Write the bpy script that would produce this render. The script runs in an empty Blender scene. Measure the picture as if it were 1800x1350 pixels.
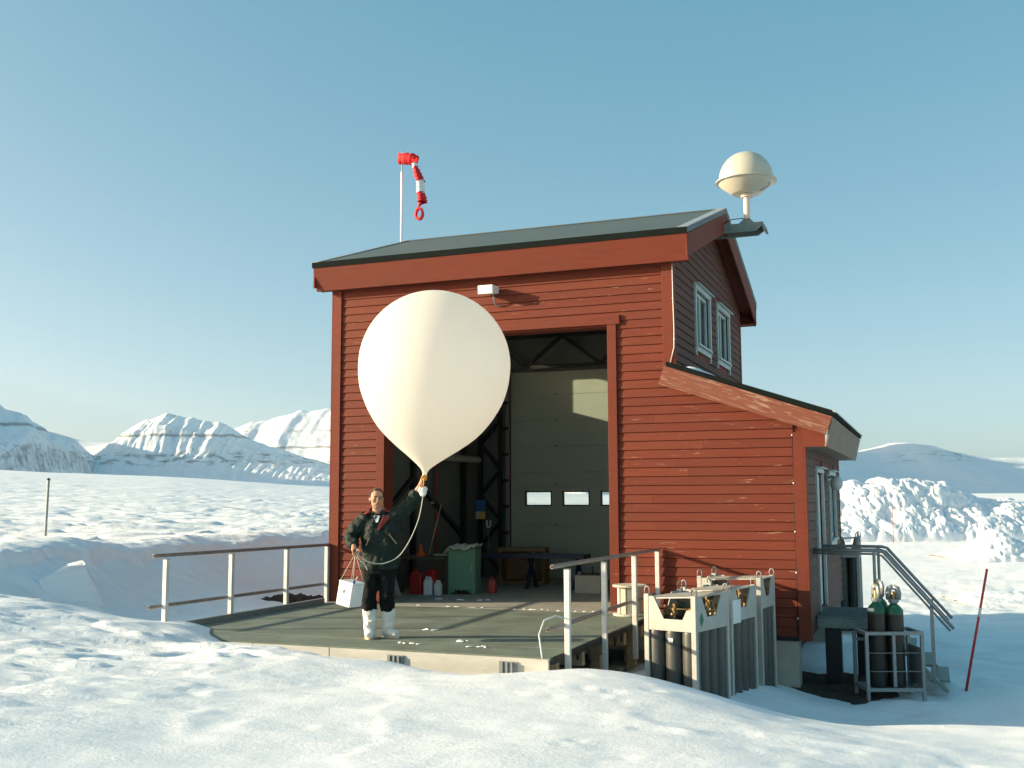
import bpy, bmesh, math, random
import numpy as np
from mathutils import Vector, Matrix, Euler

random.seed(7)
scene = bpy.context.scene
COL = scene.collection
R = math.radians

# ------------------------------------------------------------------ camera
YAW, PITCH, ROLL = .3729, .1073, -.0037
CAM = Vector((9.142, -15.231, 1.66))
_fw = Vector((-math.sin(YAW), math.cos(YAW), 0)); _rt = Vector((math.cos(YAW), math.sin(YAW), 0)); _up = Vector((0, 0, 1))
FWH, RTH = _fw.copy(), _rt.copy()
_fw, _up = math.cos(PITCH)*_fw + math.sin(PITCH)*_up, -math.sin(PITCH)*_fw + math.cos(PITCH)*_up
_rt, _up = math.cos(ROLL)*_rt + math.sin(ROLL)*_up, -math.sin(ROLL)*_rt + math.cos(ROLL)*_up
cam = bpy.data.cameras.new('camera'); camo = bpy.data.objects.new('camera', cam); COL.objects.link(camo)
m = Matrix((( _rt.x, _up.x, -_fw.x, CAM.x), (_rt.y, _up.y, -_fw.y, CAM.y), (_rt.z, _up.z, -_fw.z, CAM.z), (0, 0, 0, 1)))
camo.matrix_world = m
cam.sensor_fit = 'HORIZONTAL'; cam.sensor_width = 36; cam.lens = 36*1859/1800
cam.clip_start = .1; cam.clip_end = 40000
scene.camera = camo

# ------------------------------------------------------------------ world, sun, exposure
SUN_EL = R(14.6)
SUN_TO = Vector((-.921*math.cos(SUN_EL), -.389*math.cos(SUN_EL), math.sin(SUN_EL)))
world = bpy.data.worlds.new('World'); scene.world = world; world.use_nodes = True
wn = world.node_tree.nodes; wl = world.node_tree.links
bg = wn['Background']
sky = wn.new('ShaderNodeTexSky'); sky.sky_type = 'NISHITA'; sky.sun_disc = False
sky.sun_elevation = SUN_EL; sky.sun_rotation = math.atan2(SUN_TO.x, SUN_TO.y)
sky.altitude = 0; sky.air_density = .60; sky.dust_density = 1.5; sky.ozone_density = 1.0
wb = wn.new('ShaderNodeVectorMath'); wb.operation = 'MULTIPLY_ADD'; wb.inputs[1].default_value = (1.02, .770, .563); wb.inputs[2].default_value = (-.10, .756, 1.157)   # the camera's cool white balance and thin veil of high haze
wl.new(sky.outputs[0], wb.inputs[0]); wl.new(wb.outputs[0], bg.inputs[0]); bg.inputs[1].default_value = .10
sl = bpy.data.lights.new('sun', 'SUN'); sl.energy = 4.5; sl.angle = R(.55); sl.color = (1, .85, .58)
so = bpy.data.objects.new('sun', sl); COL.objects.link(so)
so.rotation_euler = (-SUN_TO).to_track_quat('-Z', 'Y').to_euler(); so.location = (-30, -20, 20)
scene.view_settings.view_transform = 'Standard'; scene.view_settings.look = 'None'
scene.view_settings.exposure = 1.2; scene.view_settings.gamma = 1

# ------------------------------------------------------------------ helpers
class MB:
    def __init__(s): s.v = []; s.f = []
    def add(s, vs, fs):
        b = len(s.v); s.v += [tuple(p) for p in vs]; s.f += [tuple(i+b for i in f) for f in fs]; return s
    def box(s, x0, x1, y0, y1, z0, z1):
        return s.add([(x0,y0,z0),(x1,y0,z0),(x1,y1,z0),(x0,y1,z0),(x0,y0,z1),(x1,y0,z1),(x1,y1,z1),(x0,y1,z1)],
                     [(3,2,1,0),(4,5,6,7),(0,1,5,4),(1,2,6,5),(2,3,7,6),(3,0,4,7)])
    def hexa(s, p):  # 8 points: bottom 4 ccw, top 4 ccw
        return s.add(p, [(3,2,1,0),(4,5,6,7),(0,1,5,4),(1,2,6,5),(2,3,7,6),(3,0,4,7)])
    def bar(s, p0, p1, w, h, up=(0,0,1)):
        p0, p1 = Vector(p0), Vector(p1); d = (p1-p0).normalized(); u = Vector(up)
        a = d.cross(u)
        if a.length < 1e-4: a = d.cross(Vector((0,1,0)))
        a.normalize(); b = a.cross(d).normalized()
        a *= w/2; b *= h/2
        return s.hexa([p0-a-b, p0+a-b, p1+a-b, p1-a-b, p0-a+b, p0+a+b, p1+a+b, p1-a+b])
    def tube(s, pts, rad, n=10, cap=True, flat=1.0):
        pts = [Vector(p) for p in pts]
        if not hasattr(rad, '__len__'): rad = [rad]*len(pts)
        prev = None; rings = []
        for i, p in enumerate(pts):
            t = (pts[min(i+1, len(pts)-1)] - pts[max(i-1, 0)]).normalized()
            if prev is None:
                a = t.cross(Vector((0,0,1)))
                if a.length < .05: a = t.cross(Vector((0,1,0)))
            else: a = prev - t*prev.dot(t)
            a.normalize(); prev = a; b = t.cross(a)
            rings.append([p + a*math.cos(k*2*math.pi/n)*rad[i] + b*math.sin(k*2*math.pi/n)*rad[i]*flat for k in range(n)])
        vs = [q for r in rings for q in r]; fs = []
        for i in range(len(pts)-1):
            for k in range(n):
                k2 = (k+1) % n; fs.append((i*n+k, i*n+k2, (i+1)*n+k2, (i+1)*n+k))
        if cap: fs.append(tuple(reversed(range(n)))); fs.append(tuple((len(pts)-1)*n+k for k in range(n)))
        return s.add(vs, fs)
    def lathe(s, prof, n=24, c=(0,0,0), cap=True, M=None):
        vs = []; fs = []; c = Vector(c)
        for r, z in prof:
            for k in range(n):
                p = Vector((r*math.cos(k*2*math.pi/n), r*math.sin(k*2*math.pi/n), z))
                vs.append((M @ p if M else p) + c)
        for i in range(len(prof)-1):
            for k in range(n):
                k2 = (k+1) % n; fs.append((i*n+k, i*n+k2, (i+1)*n+k2, (i+1)*n+k))
        if cap:
            if prof[0][0] > 1e-4: fs.append(tuple(reversed(range(n))))
            if prof[-1][0] > 1e-4: fs.append(tuple((len(prof)-1)*n+k for k in range(n)))
        return s.add(vs, fs)
    def ell(s, c, r, rot=None, nu=16, nv=10):
        c = Vector(c); vs = []; fs = []
        for j in range(nv+1):
            th = math.pi*j/nv
            for k in range(nu):
                p = Vector((r[0]*math.sin(th)*math.cos(2*math.pi*k/nu), r[1]*math.sin(th)*math.sin(2*math.pi*k/nu), r[2]*math.cos(th)))
                if rot is not None: p = rot @ p
                vs.append(p+c)
        for j in range(nv):
            for k in range(nu):
                k2 = (k+1) % nu; fs.append((j*nu+k, (j+1)*nu+k, (j+1)*nu+k2, j*nu+k2))
        return s.add(vs, fs)
    def mesh(s, name):
        me = bpy.data.meshes.new(name); me.from_pydata(s.v, [], s.f); me.validate(); me.update(); return me
    def build(s, name, mat, parent=None, smooth=False, bevel=0, weld=False):
        o = bpy.data.objects.new(name, s.mesh(name)); COL.objects.link(o)
        if mat: o.data.materials.append(mat)
        if parent: o.parent = parent
        if smooth: shade(o, smooth)
        if weld:
            mo = o.modifiers.new('weld', 'WELD'); mo.merge_threshold = .0004
        if bevel:
            mo = o.modifiers.new('bevel', 'BEVEL'); mo.width = bevel; mo.segments = 2; mo.limit_method = 'ANGLE'
        return o

def shade(o, angle=True):
    me = o.data
    me.polygons.foreach_set('use_smooth', [True]*len(me.polygons))
    if angle is not True:
        bm = bmesh.new(); bm.from_mesh(me)
        for e in bm.edges:
            if len(e.link_faces) == 2 and e.calc_face_angle(0) > R(angle): e.smooth = False
        bm.to_mesh(me); bm.free()

def tag(o, label=None, cat=None, group=None, kind=None):
    if label: o['label'] = label
    if cat: o['category'] = cat
    if group: o['group'] = group
    if kind: o['kind'] = kind
    return o
def thing(name, label, cat, loc=(0,0,0), rz=0, group=None, rot=None):
    o = bpy.data.objects.new(name, None); COL.objects.link(o); o.location = loc
    o.rotation_euler = rot if rot else (0, 0, rz); o.empty_display_size = .2
    return tag(o, label, cat, group)
def copy_tree(o, parent=None):
    c = o.copy(); COL.objects.link(c); c.parent = parent
    for ch in [x for x in bpy.data.objects if x.parent == o]: copy_tree(ch, c)
    return c

def split(o):
    """one object per connected piece, same name and parent"""
    me = o.data; n = len(me.vertices); par = list(range(n))
    def find(a):
        while par[a] != a: par[a] = par[par[a]]; a = par[a]
        return a
    for e in me.edges:
        a, b = find(e.vertices[0]), find(e.vertices[1])
        if a != b: par[a] = b
    groups = {}
    for p in me.polygons: groups.setdefault(find(p.vertices[0]), []).append(tuple(p.vertices))
    out = []
    for fs in list(groups.values()):
        ids = sorted({i for f in fs for i in f}); mp = {i: k for k, i in enumerate(ids)}
        m2 = bpy.data.meshes.new(o.name.split('.')[0]); m2.from_pydata([me.vertices[i].co[:] for i in ids], [], [tuple(mp[i] for i in f) for f in fs])
        for mt in me.materials: m2.materials.append(mt)
        o2 = bpy.data.objects.new(o.name.split('.')[0], m2); COL.objects.link(o2); o2.parent = o.parent
        if 'label' in o: o2['label'] = o['label']
        for md in o.modifiers:
            if md.type == 'BEVEL':
                q = o2.modifiers.new('bevel', 'BEVEL'); q.width = md.width; q.segments = md.segments; q.limit_method = 'ANGLE'
        out.append(o2)
    bpy.data.objects.remove(o); return out

# ------------------------------------------------------------------ materials
def mat_new(name):
    mt = bpy.data.materials.new(name); mt.use_nodes = True
    nt = mt.node_tree; return mt, nt, nt.nodes['Principled BSDF']
def nd(nt, t, **kw):
    n = nt.nodes.new(t)
    for k, v in kw.items(): setattr(n, k, v)
    return n
def mathn(nt, op, a, b=None, clamp=False):
    n = nt.nodes.new('ShaderNodeMath'); n.operation = op; n.use_clamp = clamp
    for i, x in enumerate((a, b)):
        if x is None: continue
        if isinstance(x, (int, float)): n.inputs[i].default_value = x
        else: nt.links.new(x, n.inputs[i])
    return n.outputs[0]
def mix(nt, fac, a, b):
    n = nt.nodes.new('ShaderNodeMix'); n.data_type = 'RGBA'
    for s, x in ((n.inputs[0], fac), (n.inputs[6], a), (n.inputs[7], b)):
        if isinstance(x, (int, float)): s.default_value = x
        elif isinstance(x, tuple): s.default_value = (*x[:3], 1)
        else: nt.links.new(x, s)
    return n.outputs[2]
def noise(nt, vec, scale, detail=4, rough=.55, dist=0):
    n = nt.nodes.new('ShaderNodeTexNoise'); n.inputs['Scale'].default_value = scale
    n.inputs['Detail'].default_value = detail; n.inputs['Roughness'].default_value = rough; n.inputs['Distortion'].default_value = dist
    if vec is not None: nt.links.new(vec, n.inputs['Vector'])
    return n.outputs['Fac']
def ramp(nt, x, lo, hi):
    n = nt.nodes.new('ShaderNodeMapRange'); nt.links.new(x, n.inputs[0])
    n.inputs[1].default_value = lo; n.inputs[2].default_value = hi; return n.outputs[0]
def vmul(nt, vec, s):
    n = nt.nodes.new('ShaderNodeVectorMath'); n.operation = 'MULTIPLY'; nt.links.new(vec, n.inputs[0]); n.inputs[1].default_value = s; return n.outputs[0]
def wpos(nt): return nt.nodes.new('ShaderNodeNewGeometry').outputs['Position']
def lpos(nt): return nt.nodes.new('ShaderNodeTexCoord').outputs['Object']
def bump(nt, p, h, strength=.3, dist=.01):
    n = nt.nodes.new('ShaderNodeBump'); n.inputs['Strength'].default_value = strength; n.inputs['Distance'].default_value = dist
    nt.links.new(h, n.inputs['Height']); nt.links.new(n.outputs[0], p.inputs['Normal'])

def simple(name, col, rough=.6, metal=0, var=.25, scale=6, bmp=.15, bd=.004, dirt=None, dirt_amt=.5, spec=.5, stretch=(1,1,1)):
    mt, nt, p = mat_new(name)
    pos = vmul(nt, lpos(nt), stretch)
    n1 = noise(nt, pos, scale, 5, .6)
    f = ramp(nt, n1, .25, .75)
    dk = tuple(c*(1-var) for c in col); lt = tuple(min(1, c*(1+var*.6)) for c in col)
    c = mix(nt, f, dk, lt)
    if dirt:
        n2 = noise(nt, pos, scale*.45, 6, .7)
        c = mix(nt, mathn(nt, 'MULTIPLY', ramp(nt, n2, .5, .72), dirt_amt), c, dirt)
    nt.links.new(c, p.inputs['Base Color'])
    p.inputs['Metallic'].default_value = metal
    rr = mathn(nt, 'ADD', mathn(nt, 'MULTIPLY', n1, .25), rough-.12); nt.links.new(rr, p.inputs['Roughness'])
    p.inputs['Specular IOR Level'].default_value = spec
    if bmp: bump(nt, p, noise(nt, pos, scale*6, 4, .6), bmp, bd)
    return mt

def red_paint(name, base, wear=.5, grain_axis='xy', slope=0):
    """painted timber, world-space grain; flaking paint and pale weathered lines"""
    mt, nt, p = mat_new(name)
    pos = wpos(nt); sep = nd(nt, 'ShaderNodeSeparateXYZ'); nt.links.new(pos, sep.inputs[0])
    s = mathn(nt, 'ADD', sep.outputs[0], sep.outputs[1])
    z = sep.outputs[2]
    if slope: z = mathn(nt, 'ADD', z, mathn(nt, 'MULTIPLY', sep.outputs[0], slope))
    cmb = nd(nt, 'ShaderNodeCombineXYZ'); nt.links.new(s, cmb.inputs[0]); nt.links.new(z, cmb.inputs[2])
    oi = nd(nt, 'ShaderNodeObjectInfo'); nt.links.new(mathn(nt, 'MULTIPLY', oi.outputs['Random'], 30), cmb.inputs[1])
    v = cmb.outputs[0]
    grain = noise(nt, vmul(nt, v, (1.2, 1, 45)), 1.5, 5, .65)
    patch = noise(nt, vmul(nt, v, (1, .2, 1.6)), 1.1, 5, .6)
    c = mix(nt, ramp(nt, grain, .3, .7), tuple(b*.8 for b in base), tuple(b*1.16 for b in base))
    c = mix(nt, mathn(nt, 'MULTIPLY', ramp(nt, patch, .45, .75), .45), c, (base[0]*.8, base[1]*1.25, base[2]*1.35))
    rnd = mathn(nt, 'MULTIPLY', mathn(nt, 'SUBTRACT', oi.outputs['Random'], .5), .22)
    hs = nd(nt, 'ShaderNodeHueSaturation'); nt.links.new(c, hs.inputs['Color']); nt.links.new(mathn(nt, 'ADD', rnd, 1), hs.inputs['Value']); c = hs.outputs[0]
    # flaking: long thin patches
    fl = noise(nt, vmul(nt, v, (1.6, .5, 16)), 1.9, 6, .72)
    fl2 = noise(nt, vmul(nt, v, (.55, .3, 3.0)), 1.3, 3, .5)
    msk = mathn(nt, 'MULTIPLY', ramp(nt, fl, .74-.14*wear, .77-.12*wear), ramp(nt, fl2, .52-.1*wear, .62))
    c = mix(nt, mathn(nt, 'MULTIPLY', msk, .8), c, (.40, .27, .18))
    nt.links.new(c, p.inputs['Base Color'])
    p.inputs['Roughness'].default_value = .72; p.inputs['Specular IOR Level'].default_value = .25
    bump(nt, p, mathn(nt, 'ADD', grain, mathn(nt, 'MULTIPLY', msk, -.6)), .35, .003)
    return mt

RED = (.152, .0295, .0148)
M = {}
M['red'] = red_paint('red_siding', RED, .9)
M['redtrim'] = red_paint('red_trim', (.157, .0305, .0152), .5)
M['redworn'] = red_paint('red_worn_rake', (.20, .062, .038), 1.5, slope=.348)
M['sidewood'] = red_paint('weathered_siding', (.13, .064, .044), .5)
M['graywood'] = simple('weathered_eave', (.25, .185, .13), .8, var=.35, scale=3, stretch=(6,1,.5), dirt=(.22,.12,.08), dirt_amt=.5)
M['roof'] = simple('roof_felt', (.075, .095, .088), .55, var=.12, scale=1.5, bmp=.25, bd=.003, spec=.5)
M['roofedge'] = simple('roof_edge', (.009, .013, .012), .9, var=.3, scale=4, spec=.08)
M['zinc'] = simple('zinc_flashing', (.42, .46, .47), .45, .5, var=.3, scale=9)
M['galv'] = simple('galvanised', (.27, .29, .29), .45, .35, var=.2, scale=14, bmp=.05)
M['railwht'] = simple('painted_steel_post', (.70, .70, .67), .45, .2, var=.12, scale=10, bmp=.05, dirt=(.35,.33,.3), dirt_amt=.4)
M['railtube'] = simple('rail_tube', (.30, .25, .22), .5, .4, var=.3, scale=9)
M['steeldark'] = simple('steel_dark', (.012, .014, .015), .5, .3, var=.3, scale=5)
M['steelgrn'] = simple('steel_green_grey', (.19, .24, .22), .55, .3, var=.25, scale=6)
M['white'] = simple('white_paint', (.78, .77, .73), .4, var=.06, scale=4, bmp=.03)
M['winframe'] = simple('window_frame_paint', (.42, .50, .49), .5, var=.2, scale=6, dirt=(.3,.33,.32))
M['deck'] = simple('deck_mat', (.150, .182, .145), .8, var=.34, scale=1.6, bmp=.5, bd=.004, dirt=(.085,.095,.08), dirt_amt=.7)
M['concrete'] = simple('concrete', (.40, .365, .30), .85, var=.18, scale=3, bmp=.3, bd=.003, dirt=(.28,.27,.25), dirt_amt=.6)
M['concretewarm'] = simple('deck_fascia_board', (.52, .50, .45), .8, var=.14, scale=4, bmp=.2, bd=.003, dirt=(.3,.28,.24), dirt_amt=.5, stretch=(.5,1,2))
M['floor'] = simple('hall_floor', (.30, .29, .25), .8, var=.2, scale=2, bmp=.2, dirt=(.18,.18,.17), dirt_amt=.5)
M['inwall'] = simple('inner_wall', (.115, .125, .11), .8, var=.2, scale=1.5, bmp=.1)
M['indoor_panel'] = simple('sectional_door', (.36, .395, .32), .6, var=.08, scale=1.2, bmp=.05)
M['wood'] = simple('bare_wood', (.42, .31, .18), .75, var=.3, scale=4, stretch=(1,1,8), bmp=.2)
M['cratewood'] = simple('crate_wood', (.22, .135, .06), .75, var=.3, scale=4, stretch=(1,1,8), bmp=.2)
M['wooddark'] = simple('dark_wood', (.085, .06, .04), .75, var=.3, scale=4, stretch=(1,1,8), bmp=.2)
M['woodpale'] = simple('spool_wood', (.50, .46, .37), .8, var=.25, scale=5, stretch=(6,1,1), bmp=.2)
M['green'] = simple('green_cabinet', (.085, .20, .13), .5, var=.12, scale=3, bmp=.05)
M['redplastic'] = simple('red_plastic', (.33, .018, .015), .4, var=.15, bmp=0)
M['orange'] = simple('orange_plastic', (.55, .08, .015), .5, var=.1, bmp=0)
M['milky'] = simple('milky_plastic', (.55, .58, .58), .45, var=.1, bmp=0)
M['navy'] = simple('navy_table', (.012, .014, .035), .5, var=.2)
M['cloth'] = simple('grey_cloth', (.42, .40, .33), .9, var=.2, scale=12, bmp=.4)
M['black'] = simple('black_rubber', (.012, .012, .013), .6, var=.2)
M['cyl'] = simple('gas_cylinder_paint', (.062, .064, .058), .4, .1, var=.2, scale=5, bmp=.03)
M['cylgreen'] = simple('cylinder_shoulder', (.012, .11, .055), .35, var=.2, bmp=.03)
M['cylbrown'] = simple('brown_cylinder', (.028, .023, .019), .35, .15, var=.3, scale=3, bmp=.03)
M['rackpale'] = simple('rack_galvanised', (.43, .42, .375), .55, .12, var=.16, scale=7, bmp=.08, dirt=(.42,.40,.35), dirt_amt=.5)
M['brass'] = simple('brass', (.34, .22, .09), .45, .6, var=.3, bmp=0)
M['redpole'] = simple('red_pole', (.50, .03, .035), .5, var=.15, bmp=0)
M['paleredpole'] = simple('faded_red_pole', (.42, .14, .13), .6, var=.15, bmp=0)
M['skin'] = simple('skin', (.42, .225, .15), .55, var=.12, scale=18, bmp=.05, spec=.3)
M['hair'] = simple('hair', (.075, .052, .036), .8, var=.5, scale=60, bmp=.5)
M['jacket'] = simple('jacket_green', (.0055, .017, .013), .7, var=.45, scale=7, bmp=.7, bd=.010, spec=.3)
M['jackred'] = simple('jacket_red', (.20, .016, .010), .75, var=.2, scale=9, bmp=.3)
M['trouser'] = simple('trousers', (.006, .008, .009), .85, var=.35, scale=10, bmp=.4, bd=.006, spec=.2)
M['boot'] = simple('boot_white', (.76, .74, .69), .7, var=.1, scale=14, bmp=.4, bd=.006)
M['sole'] = simple('boot_sole', (.62, .52, .36), .8, var=.15)
M['shirt'] = simple('shirt', (.5, .58, .65), .8, var=.1)
M['foam'] = simple('foam_box', (.80, .80, .78), .7, var=.04, scale=8, bmp=.1)
M['string'] = simple('string', (.62, .58, .48), .8, var=.1, bmp=0)
M['ylw'] = simple('orange_strap', (.70, .33, .03), .7, var=.1, bmp=0)
M['sockred'] = simple('sock_red', (.62, .012, .018), .8, var=.15, scale=14, bmp=.4)
M['sockwhite'] = simple('sock_white', (.82, .82, .80), .8, var=.06, scale=14, bmp=.4)
M['radome'] = simple('radome_shell', (.50, .475, .385), .35, var=.05, scale=2, bmp=.0)
M['mast'] = simple('mast_paint', (.72, .58, .48), .5, var=.08, bmp=.0)
M['dirt'] = simple('bare_soil', (.05, .035, .025), .95, var=.6, scale=9, bmp=.8, bd=.03, dirt=(.10,.075,.05), dirt_amt=.7)
M['signblue'] = simple('notice_blue', (.03, .12, .34), .6, var=.1, bmp=0)
M['signyel'] = simple('notice_yellow', (.62, .43, .08), .6, var=.1, bmp=0)
M['signpale'] = simple('notice_pale', (.45, .44, .38), .6, var=.1, bmp=0)
M['stickerg'] = simple('green_sticker', (.01, .16, .09), .5, var=.1, bmp=0)
M['stickerw'] = simple('white_sticker', (.72, .72, .70), .6, var=.08, bmp=0)

def glass_mat(name, clear=.85):
    mt, nt, p = mat_new(name); nt.nodes.remove(p); out = nt.nodes['Material Output']
    tr = nd(nt, 'ShaderNodeBsdfTransparent'); gl = nd(nt, 'ShaderNodeBsdfGlossy'); gl.inputs['Roughness'].default_value = .03
    tr.inputs[0].default_value = (.93, .96, .96, 1)
    mx = nd(nt, 'ShaderNodeMixShader'); fr = nd(nt, 'ShaderNodeFresnel'); fr.inputs[0].default_value = 1.5
    nt.links.new(mathn(nt, 'ADD', fr.outputs[0], 1-clear-.04, True), mx.inputs[0]); nt.links.new(tr.outputs[0], mx.inputs[1]); nt.links.new(gl.outputs[0], mx.inputs[2]); nt.links.new(mx.outputs[0], out.inputs[0])
    return mt
M['glass'] = glass_mat('window_glass', .93)

def latex_mat():
    mt, nt, p = mat_new('balloon_latex'); out = nt.nodes['Material Output']
    p.inputs['Base Color'].default_value = (.84, .82, .76, 1); p.inputs['Roughness'].default_value = .5; p.inputs['Specular IOR Level'].default_value = .25
    tl = nd(nt, 'ShaderNodeBsdfTranslucent'); tl.inputs[0].default_value = (.94, .90, .84, 1)
    mx = nd(nt, 'ShaderNodeMixShader'); mx.inputs[0].default_value = .5
    nt.links.new(p.outputs[0], mx.inputs[1]); nt.links.new(tl.outputs[0], mx.inputs[2]); nt.links.new(mx.outputs[0], out.inputs[0])
    return mt
M['latex'] = latex_mat()

def snow_mat(name, kind='near'):
    mt, nt, p = mat_new(name)
    pos = wpos(nt)
    rot = nd(nt, 'ShaderNodeVectorRotate'); rot.rotation_type = 'Z_AXIS'; rot.inputs['Angle'].default_value = R(-23); nt.links.new(pos, rot.inputs['Vector'])
    v = rot.outputs[0]
    big = noise(nt, vmul(nt, v, (.35, 1, 1)), .5, 4, .5)
    c = mix(nt, big, (.84, .86, .89), (.88, .89, .90))
    nt.links.new(c, p.inputs['Base Color'])
    p.inputs['Roughness'].default_value = .62; p.inputs['Specular IOR Level'].default_value = .35
    h1 = noise(nt, vmul(nt, v, (.42, 1.5, 1)), 2.2, 6, .62, .6)
    h2 = noise(nt, vmul(nt, v, (.8, 1, 1)), 22, 5, .65)
    h3 = noise(nt, v, 160, 2, .6)
    h = mathn(nt, 'ADD', mathn(nt, 'MULTIPLY', h1, 1.0), mathn(nt, 'ADD', mathn(nt, 'MULTIPLY', h2, .22), mathn(nt, 'MULTIPLY', h3, .045)))
    msk = ramp(nt, noise(nt, vmul(nt, v, (.5, 1, 1)), .55, 3, .5), .36, .62)
    sx = nd(nt, 'ShaderNodeSeparateXYZ'); nt.links.new(pos, sx.inputs[0])
    drift = mathn(nt, 'MULTIPLY', ramp(nt, sx.outputs[0], 2.2, 4.2), ramp(nt, sx.outputs[1], -4.6, -5.4))     # the wind-packed drift in front is smooth
    msk = mathn(nt, 'MULTIPLY', mathn(nt, 'ADD', mathn(nt, 'MULTIPLY', msk, .8), .2), mathn(nt, 'SUBTRACT', 1, mathn(nt, 'MULTIPLY', drift, .72)))
    bump(nt, p, mathn(nt, 'MULTIPLY', h, msk), .6, .12)
    b1 = p.inputs['Normal'].links[0].from_node
    b2 = nt.nodes.new('ShaderNodeBump'); b2.inputs['Strength'].default_value = .55; b2.inputs['Distance'].default_value = .012
    gr = mathn(nt, 'ADD', noise(nt, vmul(nt, v, (.7, 1, 1)), 34, 5, .7), mathn(nt, 'MULTIPLY', noise(nt, v, 210, 2, .5), .35))
    nt.links.new(gr, b2.inputs['Height']); nt.links.new(b1.outputs[0], b2.inputs['Normal']); nt.links.new(b2.outputs[0], p.inputs['Normal'])
    return mt
M['snow'] = snow_mat('snow')
M['snowheap'] = snow_mat('heap_snow')
M['snowmatte'] = simple('old_snow', (.80, .82, .85), .9, var=.06, scale=9, bmp=.5, bd=.01, spec=.1)

def mountain_mat(name):
    mt, nt, p = mat_new(name)
    geo = nt.nodes.new('ShaderNodeNewGeometry'); pos = geo.outputs['Position']
    sep = nd(nt, 'ShaderNodeSeparateXYZ'); nt.links.new(pos, sep.inputs[0])
    nz = nd(nt, 'ShaderNodeSeparateXYZ'); nt.links.new(geo.outputs['True Normal'], nz.inputs[0])
    n1 = noise(nt, pos, .010, 7, .65); n2 = noise(nt, vmul(nt, pos, (1, 1, 8)), .006, 5, .6)
    steep = mathn(nt, 'SUBTRACT', 1, nz.outputs[2])
    # steep ground carries less snow
    f = mathn(nt, 'ADD', steep, mathn(nt, 'ADD', mathn(nt, 'MULTIPLY', mathn(nt, 'SUBTRACT', n1, .5), .55), mathn(nt, 'MULTIPLY', mathn(nt, 'SUBTRACT', n2, .5), .30)))
    zz = mathn(nt, 'ADD', sep.outputs[2], mathn(nt, 'MULTIPLY', n1, 40))
    b1 = ramp(nt, mathn(nt, 'ABSOLUTE', mathn(nt, 'SUBTRACT', zz, 322)), 9, 4)
    b2 = mathn(nt, 'MULTIPLY', ramp(nt, mathn(nt, 'ABSOLUTE', mathn(nt, 'SUBTRACT', zz, 205)), 40, 22), ramp(nt, noise(nt, vmul(nt, pos, (1, 1, 3)), .016, 6, .7), .50, .58))
    b3 = mathn(nt, 'MULTIPLY', ramp(nt, mathn(nt, 'ABSOLUTE', mathn(nt, 'SUBTRACT', zz, 432)), 12, 6), ramp(nt, noise(nt, pos, .02, 5, .7), .52, .60))
    st = mathn(nt, 'MULTIPLY', mathn(nt, 'MAXIMUM', mathn(nt, 'MAXIMUM', b1, b2), b3), ramp(nt, steep, .03, .08))
    rockm = mathn(nt, 'MAXIMUM', mathn(nt, 'MULTIPLY', ramp(nt, f, .40, .60), ramp(nt, noise(nt, vmul(nt, pos, (1.6, 1.6, .5)), .022, 7, .75), .40, .66)), mathn(nt, 'MULTIPLY', st, .8))
    rock = mix(nt, n2, (.19, .185, .18), (.36, .345, .33))
    c = mix(nt, rockm, (.86, .87, .89), rock)
    nt.links.new(c, p.inputs['Base Color']); p.inputs['Roughness'].default_value = .8; p.inputs['Specular IOR Level'].default_value = .1
    bump(nt, p, noise(nt, pos, .03, 6, .6), .6, 8)
    return mt
M['mount'] = mountain_mat('snowy_rock')

# ------------------------------------------------------------------ numpy noise
def _hash(ix, iy, s):
    h = (ix.astype(np.int64)*374761393 + iy.astype(np.int64)*668265263 + s*1442695041) & 0xffffffff
    h = ((h ^ (h >> 13))*1274126177) & 0xffffffff
    h = h ^ (h >> 16)
    return (h & 0xffff)/65535.0
def perlin(x, y, s=0):
    x = np.asarray(x, float); y = np.asarray(y, float)
    ix = np.floor(x); iy = np.floor(y); fx = x-ix; fy = y-iy
    def g(dx, dy):
        a = _hash(ix+dx, iy+dy, s)*2*np.pi
        return np.cos(a)*(fx-dx) + np.sin(a)*(fy-dy)
    u = fx*fx*fx*(fx*(fx*6-15)+10); w = fy*fy*fy*(fy*(fy*6-15)+10)
    return ((g(0,0)*(1-u)+g(1,0)*u)*(1-w) + (g(0,1)*(1-u)+g(1,1)*u)*w)*1.4
def fbm(x, y, o=4, s=0, g=.5):
    t = 0; a = 1
    for i in range(o): t = t + a*perlin(x*2**i, y*2**i, s+i*17); a *= g
    return t
def ridged(x, y, o=4, s=0, g=.5):
    t = 0; a = 1
    for i in range(o): t = t + a*(1-np.abs(perlin(x*2**i, y*2**i, s+i*13))*2); a *= g
    return t
def sst(x, a, b):
    t = np.clip((x-a)/(b-a), 0, 1); return t*t*(3-2*t)
def grid_mesh(name, X, Y, Z, mat, cut=None):
    ny, nx = Z.shape
    co = np.stack([X, Y, Z], -1).reshape(-1, 3)
    idx = np.arange(nx*ny).reshape(ny, nx)
    q = np.stack([idx[:-1,:-1], idx[:-1,1:], idx[1:,1:], idx[1:,:-1]], -1).reshape(-1, 4)
    me = bpy.data.meshes.new(name)
    me.vertices.add(len(co)); me.vertices.foreach_set('co', co.astype(np.float32).ravel())
    me.loops.add(q.size); me.loops.foreach_set('vertex_index', q.astype(np.int32).ravel())
    me.polygons.add(len(q)); me.polygons.foreach_set('loop_start', np.arange(0, q.size, 4, dtype=np.int32))
    me.polygons.foreach_set('use_smooth', np.ones(len(q), bool))
    me.update(calc_edges=True); me.validate()
    o = bpy.data.objects.new(name, me); COL.objects.link(o); me.materials.append(mat)
    return o

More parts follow.
